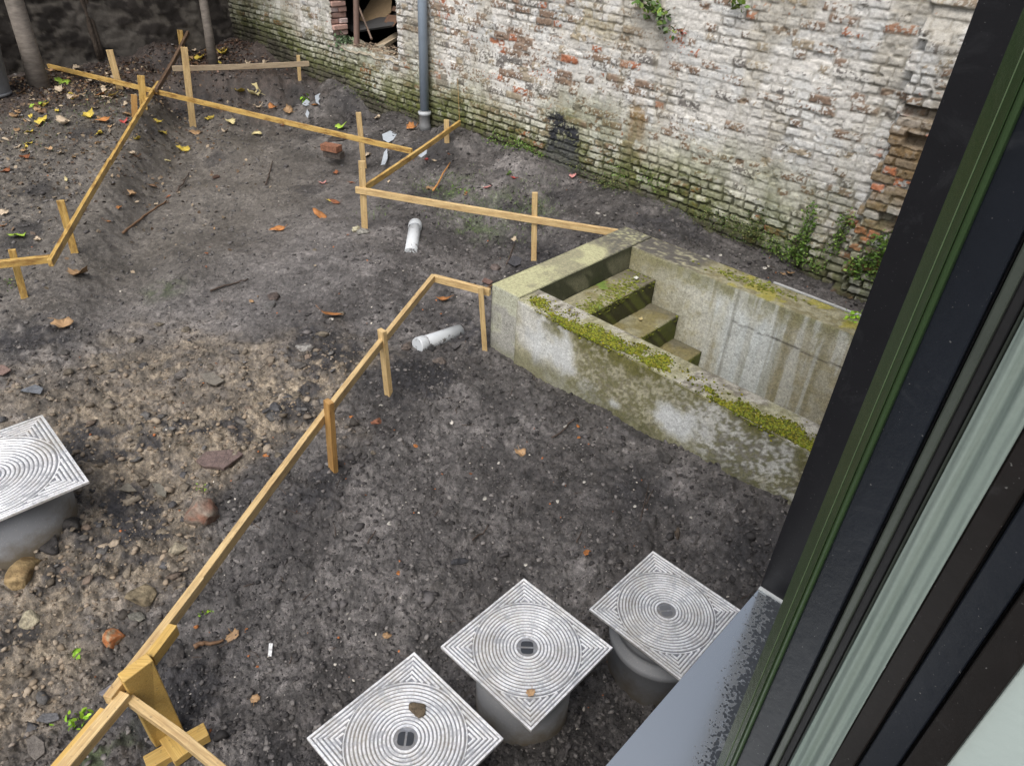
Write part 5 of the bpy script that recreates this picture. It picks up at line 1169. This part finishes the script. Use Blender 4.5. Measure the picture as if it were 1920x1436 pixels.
L1 = [  # the ones a viewer can single out
 (35, 446, 34, 'm', 'lime', 'big lime-green leaf near the left corner of the rails'), (520, 434, 32, 'o', 'orange', 'orange-brown leaf on the trodden floor, lower of two by the corner stake'), (600, 407, 36, 'o', 'orange', 'large rusty orange leaf left of the corner stake'),
 (628, 383, 24, 'o', 'rust', 'rust leaf touching a yellow one left of the corner stake'), (617, 378, 16, 'o', 'yellow', 'small yellow leaf touching the rust leaf left of the corner stake'), (624, 596, 44, 'o', 'orange', 'wet orange leaf on the soil left of the lower grey pipe'),
 (832, 566, 32, 'o', 'orange', 'curled orange leaf inside the rail bend by the basin corner'), (119, 613, 44, 'm', 'tan', 'wide curled tan leaf on rubble at the left'), (150, 517, 40, 'm', 'tan', 'torn tan leaf right of the left-edge stake'),
 (345, 285, 28, 'm', 'yellow', 'curled golden leaf in the middle of the excavated floor'), (313, 302, 16, 'o', 'pale', 'little pale leaf under the curled golden leaf'), (480, 254, 30, 'o', 'pale', 'long pale cream leaf on the far excavated floor'),
 (433, 234, 22, 'm', 'pale', 'yellow leaf right of the greyish rail stake'), (423, 248, 16, 'm', 'cream', 'cream leaf below the yellow leaf by the greyish rail stake'), (393, 225, 22, 'm', 'yellow', 'curled yellow leaf at the foot of the tall stake'),
 (305, 252, 20, 'm', 'yellow', 'yellow leaf lying just inside the raised bank'), (297, 232, 18, 'm', 'yellow', 'yellow leaf at the top of the bank foot'), (368, 251, 30, 'm', 'tan', 'tan leaf pair-like curl below the tall stake'),
 (605, 345, 18, 'm', 'pink', 'bright pink leaf on the excavated floor'), (799, 303, 14, 'o', 'red', 'red leaf above the green weeds in the rail corner'), (913, 354, 18, 'o', 'pink', 'pinkish red leaf at the centre of the rail corner'), (964, 336, 18, 'o', 'red', 'red leaf right of the small weed sprig'),
 (1073, 334, 16, 'm', 'pink', 'pale pink leaf near the wall foot'), (806, 357, 20, 'm', 'tan', 'tan leaf at the lower end of the orange stick'), (639, 243, 26, 'm', 'lime', 'yellow-green leaf lying behind the back rail'),
 (1480, 517, 18, 'm', 'tan', 'dry tan leaf behind the basin, right one of a pair'), (1466, 518, 14, 'o', 'tan', 'dry tan leaf behind the basin, left one of a pair'), (975, 856, 26, 'm', 'tan', 'ragged pinkish tan leaf in the open soil before the basin'),
 (437, 1195, 30, 'm', 'tan', 'tan leaf scrap next to the short stick'), (479, 1312, 22, 'm', 'tan', 'small brown leaf in dark soil left of the bottom cover'), (726, 1198, 22, 'm', 'tan', 'small tan leaf between rail and middle cover'),
 (1205, 456+3, 14, 'm', 'cream', 'cream scrap leaf in front of the basin end wall') if 0 else (963, 452, 14, 'm', 'cream', 'cream scrap leaf before the basin end wall'),
 (560, 130, 30, 'o', 'pale', 'pale leaf under the greyish rail near the wall'), (540, 115, 24, 'o', 'tan', 'tan leaf on the mound edge behind the greyish rail'), (418, 104, 24, 'm', 'yellow', 'bright yellow leaf at the foot of the slim tree'), (374, 113, 24, 'm', 'yellow', 'golden leaf left of the slim tree'),
 (70, 200, 30, 'm', 'lime', 'large yellow-green leaf below the thick tree trunk'), (118, 157, 30, 'm', 'lime', 'yellow-green leaf right of the thick tree trunk'), (167, 224, 26, 'm', 'yellow', 'yellow leaf on the bank below the stakes'), (193, 231, 30, 'o', 'orange', 'long orange leaf on the bank'),
 (233, 231, 18, 'm', 'red', 'red leaf against the left rail'), (78, 231, 28, 'm', 'yellow', 'yellow leaf with brown edge on the left terrace'), (122, 236, 30, 'm', 'cream', 'cream crinkled leaf on the left terrace'), (55, 250, 20, 'm', 'yellow', 'small golden leaf left of the cream crinkled leaf'),
 (208, 184, 26, 'o', 'yellow', 'yellow leaf beside the leaning pale stake'), (188, 182, 26, 'm', 'orange', 'amber leaf left of the yellow leaf by the leaning stake'), (49, 301, 22, 'm', 'rust', 'rust brown leaf on the left terrace'), (11, 325, 24, 'o', 'rust', 'round rust leaf at the left edge'),
 (6, 426, 18, 'o', 'orange', 'orange leaf at the left edge above the rail'), (72, 452, 16, 'm', 'cream', 'pinkish cream leaf right of the big lime-green leaf'), (10, 405, 20, 'm', 'cream', 'cream leaf at the left edge of the terrace'), (125, 340, 14, 'o', 'pale', 'straw-coloured sliver upright on the left terrace'),
 (250, 292, 16, 'm', 'cream', 'white curled leaf at the foot of the bank'), (284, 350, 28, 'o', 'brown', 'dark brown leaf on the excavated floor'), (247, 367, 22, 'm', 'tan', 'tan leaf left of the dark brown leaf'), (224, 391, 14, 'm', 'orange', 'small amber leaf near the left rail'),
 (203, 417, 14, 'o', 'orange', 'orange leaf by the left end of the long thin stick'), (256, 381, 12, 'o', 'cream', 'small white leaf on the floor near the left rail'), (293, 386, 14, 'o', 'cream', 'white sliver leaf at the upper end of the long thin stick'),
 (512, 240-36, 20, 'm', 'orange', 'amber leaf behind the back rail near the green seedling'), (541, 213, 24, 'm', 'tan', 'brownish pink leaf behind the back rail'), (590, 199, 18, 'o', 'orange', 'orange leaf near the plastic scraps'), (480, 190, 30, 'm', 'pale', 'pale yellow ragged leaf behind the back rail'),
 (452, 188, 26, 'm', 'yellow', 'golden ragged leaf behind the back rail, left of the pale one'), (482, 182, 22, 'm', 'cream', 'cream leaf topping the group behind the back rail'), (772, 245, 24, 'm', 'orange', 'orange curled leaf at the foot of the downpipe'), (708, 224, 16, 'm', 'cream', 'cream leaf left of the downpipe'),
 (720, 333, 14, 'o', 'pale', 'pale yellow leaf under the short rail'), (729, 342, 14, 'o', 'cream', 'white leaf under the short rail'), (661, 345, 16, 'o', 'rust', 'rust leaf at the rail corner joint'), (630, 327, 14, 'm', 'rust', 'rusty red leaf left of the rail corner'), (690, 294, 16, 'm', 'cream', 'cream leaf right of the brick stack'),
]
for e in L1: leaf(*e)
leaf(995, 1298, 20, 'm', 'tan', 'small dry tan leaf lying on the middle silver cover', h=.43, curl=.3)
# the carpet of little leaves under the trees: look-alikes share a label by colour
for col, txt, num in (('cream', 'small cream fallen leaf among the litter under the trees', 46), ('tan', 'small tan fallen leaf among the litter under the trees', 44), ('yellow', 'small yellow fallen leaf among the litter under the trees', 16), ('brown', 'small brown fallen leaf among the litter under the trees', 16)):
    for _ in range(num):
        if random.random() < .7: x, y = random.uniform(10, 270), random.uniform(130, 300)
        else: x, y = random.uniform(340, 560), random.uniform(75, 125)
        if random.random() < .25 and y > 130: x, y = random.uniform(100, 250), random.uniform(140, 190)
        leaf(x, y, random.uniform(9, 20), random.choice('mmo'), col, txt, 'litter of small leaves')
for _ in range(16): leaf(random.uniform(280, 900), random.uniform(220, 620), random.uniform(6, 12), random.choice('mo'), random.choice(['tan', 'cream', 'rust']), 'small fallen leaf on the open excavated floor', 'small leaves on the floor')

# leaf litter that reads as one mass on the mound and the terrace
P = []; Cc = []
for (px, py, rr, n, cs) in ((450, 100, 1.4, 5200, ((.09, .045, .03), (.14, .08, .05), (.06, .035, .028), (.22, .15, .10))), (60, 140, 1.0, 1300, ((.14, .075, .04), (.20, .13, .08), (.08, .05, .035), (.32, .26, .17))),
                            (180, 160, 1.2, 1300, ((.14, .085, .05), (.24, .17, .10), (.09, .06, .04), (.36, .29, .19))), (120, 300, 1.7, 900, ((.15, .10, .06), (.10, .07, .05), (.28, .22, .15))), (300, 95, 1.5, 2000, ((.10, .06, .04), (.16, .10, .07)))):
    g_ = on_g(px, py)
    for _ in range(n):
        x_, y_ = g_[0]+random.gauss(0, rr*.5), g_[1]+random.gauss(0, rr*.5)
        if x_*WN[0]+y_*WN[1] > WL0-.05 or x_*WD[0]+y_*WD[1] < -10.9: continue
        P.append((x_, y_)); Cc.append(random.choice(cs))
P = np.array(P); Cc = np.array(Cc)*RNG.uniform(.5, 1.5, (len(P), 1)); Z = H(P[:, 0], P[:, 1])+.008
V, F, cc = leafcloud(np.stack([P[:, 0], P[:, 1], Z], -1), RNG.uniform(.012, .05, len(P)), Cc*.75, 0.)
tag(link('leaf_litter', mesh('leaf_litter', V, F, cc, False), LEAF), 'brown rotting leaf litter under the trees and on the mound', 'leaf litter', kind='stuff')

# ------------------------------------------------------------------ sticks, twigs, scraps
STK = m_plain('brown_stick', (.15, .085, .045), .7); STKD = m_plain('dark_twig', (.06, .042, .032), .8); STKO = m_plain('orange_stick', (.42, .20, .06), .55)
def stick(pts, r, mat, label, name='stick', lift=.01):
    Q = []
    for i, (x, y) in enumerate(pts): P = on_g(x, y); P[2] = gz(P[0], P[1])+lift; Q.append(P)
    # subdivide and wobble
    W_ = []
    for a_, b_ in zip(Q[:-1], Q[1:]):
        for t in np.linspace(0, 1, 6)[:-1]: W_.append(a_*(1-t)+b_*t+np.array([random.gauss(0, r*.5), random.gauss(0, r*.5), random.gauss(0, r*.3)]))
    W_.append(Q[-1]); mb = MB(); mb.tube(W_, np.linspace(r, r*.55, len(W_)), 8); return solo(name, mb.V, mb.F, mat, label, 'stick', smooth=True)
stick([(232, 441), (270, 408), (313, 379)], .011, STK, 'long thin brown stick lying across the trodden floor', lift=.015)
stick([(333, 362), (355, 326)], .009, STKD, 'dark thin stick beyond the long brown stick', lift=.012)
stick([(393, 548), (430, 537), (466, 525)], .008, STKD, 'straight dark stick in the middle of the floor', lift=.012)
stick([(812, 366), (844, 312)], .010, STKO, 'slim orange stick propped in the rail corner', lift=.03)
stick([(366, 1218), (390, 1210), (420, 1203)], .011, STK, 'stubby brown stick next to a tan leaf below the rail', lift=.012)
stick([(1034, 826), (1052, 815), (1064, 800), (1076, 790)], .005, STKD, 'crooked dark twig between rail and basin wall', 'twig')
stick([(1210, 950), (1225, 920)], .003, STKD, 'thin twig standing out of the soil below the basin', 'twig')
stick([(500, 350), (505, 325), (512, 305)], .008, STKD, 'dark root stub on the far floor left of the bricks', 'twig')
stick([(690, 1260-240), (705, 1000)], .004, STKD, 'short twig right of the long rail', 'twig')
stick([(885, 1020), (905, 1002), (915, 990)], .004, STKD, 'twig in the open soil in front of the middle cover', 'twig')
stick([(1080, 1060-40), (1090, 1000)], .004, STKD, 'small twig above the right cover', 'twig')
stick([(1200, 1000-20), (1216, 950-40)], .003, STKD, 'hair-thin twig above the right cover', 'twig')
stick([(905, 548), (935, 530)], .008, STK, 'brown stick by the basin corner', 'stick')
stick([(950, 497), (985-20, 462)], .008, STKD, 'dark splinter leaning by the stake before the basin', 'stick')
stick([(700, 680), (715, 655)], .004, STKD, 'twig behind the two front stakes', 'twig') if 0 else None
for _ in range(70):
    x, y = random.uniform(350, 1450), random.uniform(640, 1330)
    P = on_g(x, y); q = (P-PA)@QD; p = (P-PA)@PD
    if -.05 < q < 1.6 and -.05 < p < 3: continue
    a = random.uniform(0, 3.14); l = random.uniform(14, 34)
    stick([(x, y), (x+l*.5*math.cos(a)+random.uniform(-3, 3), y-l*.4*math.sin(a)), (x+l*math.cos(a), y-l*.8*math.sin(a))], random.uniform(.0012, .0026), STKD, 'hair-like dark rootlet in the open soil', 'rootlet', .006)
for o in bpy.data.objects:
    if o.name.startswith('rootlet'): o['group'] = 'rootlets in the soil'
SCR = m_plain('milky_plastic', (.45, .50, .56), .25, var=.2)
slab(506, 1217, [(504, 1205), (512, 1205), (509, 1230), (502, 1230)], .003, (.75, .76, .76), 'plastic_strip', 'narrow white plastic strip stuck in the dark soil', 'plastic', lift=.012)
for pts, lab in (([(716, 252), (732, 245), (744, 252), (738, 262), (728, 268), (718, 262)], 'milky plastic scrap behind the back rail'), ([(714, 310), (720, 285), (726, 278), (727, 296), (722, 309)], 'milky plastic scrap in front of the back rail'),
                 ([(783, 292), (792, 278), (801, 276), (800, 288), (790, 296)], 'milky plastic scrap under the short rail near the downpipe'), ([(566, 195), (574, 186), (580, 190), (583, 197), (572, 199)], 'milky plastic scrap below the bright green seedling'),
                 ([(590, 180), (600, 175), (603, 181), (597, 190), (600, 198), (592, 192)], 'milky plastic scrap right of the bright green seedling'), ([(576, 205), (580, 212), (577, 222), (572, 215)], 'small milky plastic scrap nearest the back rail')):
    g_ = on_g(*pts[0]); o = slab(pts[0][0], pts[0][1], pts, .004, (.45, .49, .54), 'plastic_scrap', lab, 'plastic', lift=.012); o.data.materials.clear(); o.data.materials.append(SCR)
rg = random.Random(9)
# shells on the steps
slab(1192, 521, [(1187, 520), (1193, 517), (1198, 520), (1194, 524)], .004, (.62, .62, .56), 'shell_chip', 'white shell on the top step of the basin', 'shell', h=.33)
slab(1202, 598, [(1197, 596), (1204, 594), (1206, 598), (1200, 600)], .004, (.55, .45, .22), 'stone_chip', 'yellowish chip on the middle step of the basin', 'chip', h=.13)

# ------------------------------------------------------------------ window at the right
UU = np.array([math.cos(R_(48)), math.sin(R_(48)), 0]); NN = np.array([-UU[1], UU[0], 0])
SZ = H0-.95; U0 = .885
def WB(u, n, z): return UU*u+NN*n+np.array([0, 0, z])
def wbox(mb, u0, u1, n0, n1, z0, z1):
    b = [WB(u0, n0, z0), WB(u1, n0, z0), WB(u1, n1, z0), WB(u0, n1, z0)]; mb.hexa(b, [p+np.array([0, 0, z1-z0]) for p in b]); return mb
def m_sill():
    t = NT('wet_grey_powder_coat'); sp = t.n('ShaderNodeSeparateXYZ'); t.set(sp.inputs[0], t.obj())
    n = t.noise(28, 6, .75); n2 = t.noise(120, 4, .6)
    # panel's reflection painted dark, rain-beaded edge (object x runs across the sill)
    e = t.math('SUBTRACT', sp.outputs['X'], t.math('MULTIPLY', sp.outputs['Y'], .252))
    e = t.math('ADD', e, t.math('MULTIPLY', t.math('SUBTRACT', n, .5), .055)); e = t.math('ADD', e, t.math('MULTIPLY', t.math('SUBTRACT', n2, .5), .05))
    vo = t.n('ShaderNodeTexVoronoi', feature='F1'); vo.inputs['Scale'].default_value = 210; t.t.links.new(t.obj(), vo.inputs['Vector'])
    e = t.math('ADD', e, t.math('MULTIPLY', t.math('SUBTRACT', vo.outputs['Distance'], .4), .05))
    wet = t.ramp(t.math('ADD', e, .5), [(.483, 1.), (.4905, 0.)])  # wet marks the painted mirror image of the black panel
    c = t.mix(wet, (.43, .46, .48), (.045, .05, .056))  # dark tone is the painted reflection of the black panel
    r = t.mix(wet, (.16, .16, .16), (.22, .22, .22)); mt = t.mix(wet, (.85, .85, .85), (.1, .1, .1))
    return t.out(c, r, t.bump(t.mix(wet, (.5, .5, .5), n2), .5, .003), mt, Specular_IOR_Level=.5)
def sill():
    mb = MB(); lam = lambda u, n, z: (n, u, z)
    root = thing('window_sill', 'wet slate-grey metal window sill reflecting the sky', 'window sill', WB(0, 0, SZ-.05))
    o = link('sill_board', None, None) if 0 else None
    V = []; mb2 = MB(); mb2.box((.2176/2-.06, -.3, -.0015), .2176+.12, 2*U0+.6, .003); 
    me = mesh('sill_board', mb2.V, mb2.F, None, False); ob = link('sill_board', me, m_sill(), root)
    # axes: x = outward from the house (NN), y = along the front (UU)
    A = WB(0, 0, SZ)-np.array(root.location); yoff = 0
    ob.matrix_local = Matrix(((NN[0], UU[0], 0, A[0]), (NN[1], UU[1], 0, A[1]), (0, 0, 1, A[2]), (0, 0, 0, 1)))
    for v in me.vertices: v.co.y += .0
    mb = MB(); wbox(mb, -1.47, U0-.001, .2176-.003, .2176, SZ-.045, SZ-.0032); part('drip_edge', mb.V, mb.F, m_plain('grey_powder_coat', (.10, .115, .135), .35), root)
    return ob
ob = sill()
# board runs from u=-1.47 to U0
me = ob.data; ys = [v.co.y for v in me.vertices]; lo, hi = min(ys), max(ys)
for v in me.vertices: v.co.y = U0-.001 if abs(v.co.y-hi) < 1e-6 else -1.47
BLK = m_plain('black_powder_coat', (.007, .007, .009), .4, smear=.22, var=.3, bs=300, bst=.1, Specular_IOR_Level=.3); BLK2 = m_plain('blue_black_frame', (.007, .009, .013), .34, smear=.22, var=.5, vs=5, Specular_IOR_Level=.22); BRB = m_plain('brown_black_frame', (.0075, .0060, .0052), .42, smear=.22, var=.5, Specular_IOR_Level=.22)
GRN = m_plain('dark_green_profile', (.022, .042, .015), .3, var=.15, Specular_IOR_Level=.3); GRN2 = m_plain('mid_green_profile', (.024, .046, .016), .25, var=.15, Specular_IOR_Level=.5); GSK = m_plain('rubber_gasket', (.006, .006, .007), .55); GGR = m_plain('grey_green_seal', (.035, .043, .034), .4, var=.4)
root = thing('window_reveal', 'plain black metal panel lining the side of the window opening', 'window reveal', WB(U0, .05, SZ))
mb = MB(); wbox(mb, U0, U0+.012, -.25, .2176, SZ+.004, 4.4); part('side_panel', mb.V, mb.F, BLK, root)
mb = MB(); wbox(mb, U0+.012, U0+.06, .2056, .2176, SZ-.05, 4.4); part('outer_flange', mb.V, mb.F, BLK, root)
mb = MB(); wbox(mb, U0-.006, U0-.0002, -.2, .2176, SZ+.0005, SZ+.0038); part('sealing_bead', mb.V, mb.F, m_plain('grey_silicone', (.40, .42, .42), .5), root)
hw = thing('house_wall', 'dark rendered house wall under and beside the window', 'wall', WB(0, .1, 0)); HM = m_plain('dark_render', (.12, .12, .12), .85, var=.3)
mb = MB(); wbox(mb, -1.5, 5.7, -.2, .19, -.3, SZ-.055); part('lower_wall', mb.V, mb.F, HM, hw)
mb = MB(); wbox(mb, U0+.065, 5.7, -.2, .19, SZ-.05, 4.6); part('side_wall', mb.V, mb.F, HM, hw)
sash = thing('window_sash', 'black and green framed window sash standing open close to the camera', 'window', WB(.42, .0, SZ+.02))
US = .42
def strip(name, r0, r1, mat, du=0., dep=.05, label=None, du1=None, z0=SZ+.02, z1=3.9):
    """vertical profile; r = outward distance per metre along the front"""
    ua = US+du; ub = US+(du if du1 is None else du1); mb = MB()
    b = [WB(ua, r0*ua, z0), WB(ub, r1*ub, z0), WB(ub+dep, r1*ub, z0), WB(ua+dep, r0*ua, z0)]
    mb.hexa(b, [p+np.array([0, 0, z1-z0]) for p in b]); o = part(name, mb.V, mb.F, mat, sash); bevel(o, .0012, 2)
    if label: o['label'] = label
    return o
strip('green_profile', .2005, .1735, GRN2, .020, .05, du1=.001); strip('green_profile', .1730, .1645, GRN, .0, .05, 'brighter green face of the profile')
strip('ridge_highlight', .1850, .1838, m_plain('pale_green_highlight', (.10, .14, .075), .4), .0075, .004, 'pale highlight painted as a line on the green profile'); strip('outer_stile', .1638, .1095, BLK2, .006); strip('gasket', .1092, .1045, GSK, .016)  # ridge highlight of the green profile put in as a paler strip
strip('seal', .1042, .0900, GGR, .008, label='grey-green seal'); strip('gasket', .0898, .0745, GSK, .014, .04); strip('seal', .0742, .0688, GGR, .009, label='thin green seal')
strip('inner_stile', .0118, -.0245, BRB, .004); strip('gasket', -.0248, -.0285, GSK, .016); strip('inner_stile', -.0288, -.0790, BLK2, .008); strip('gasket', -.0793, -.0835, GSK, .018); strip('inner_stile', -.0838, -.1330, BRB, .004)
def m_blind():
    t = NT('pale_green_blind'); v = t.obj((1, 1, .12)); n = t.noise(16, 4, .6, v, .6); n2 = t.noise(300, 2, .6)
    c = t.mix(t.ramp(n, [(.35, 0.), (.65, 1.)]), (.13, .17, .15), (.20, .24, .215)); c = t.mix(.15, c, t.ramp(n2, [(.3, .7), (.7, 1.2)]), 'MULTIPLY')
    return t.out(c, .5, t.bump(n, .5, .01))
BL = m_blind()
# folded fabric between the profiles
nu, nz = 40, 60; V = []; F = []
for iz in range(nz):
    for iu in range(nu):
        t_ = iu/(nu-1); r_ = .0685+(.0122-.0685)*t_; z = SZ+.02+(3.9-SZ)*iz/(nz-1); ua = US+.004+.004*math.sin(t_*7+z*2.2)*t_+.0015*math.sin(t_*16+z*3.1); V.append(WB(ua, r_*ua, z))
for iz in range(nz-1):
    for iu in range(nu-1): F.append((iz*nu+iu, iz*nu+iu+1, (iz+1)*nu+iu+1, (iz+1)*nu+iu))
o = part('fabric_strip', V, F, BL, sash, smooth=True); m = o.modifiers.new('thick', 'SOLIDIFY'); m.thickness = .003; o['label'] = 'pale grey-green folded fabric behind the glass edge'
strip('window_pane', -.1334, -.42, m_plain('pale_pane', (.34, .40, .38), .25, var=.08, vs=4), .012, .006, 'pale pane')  # pane drawn in one even, opaque pale grey-green
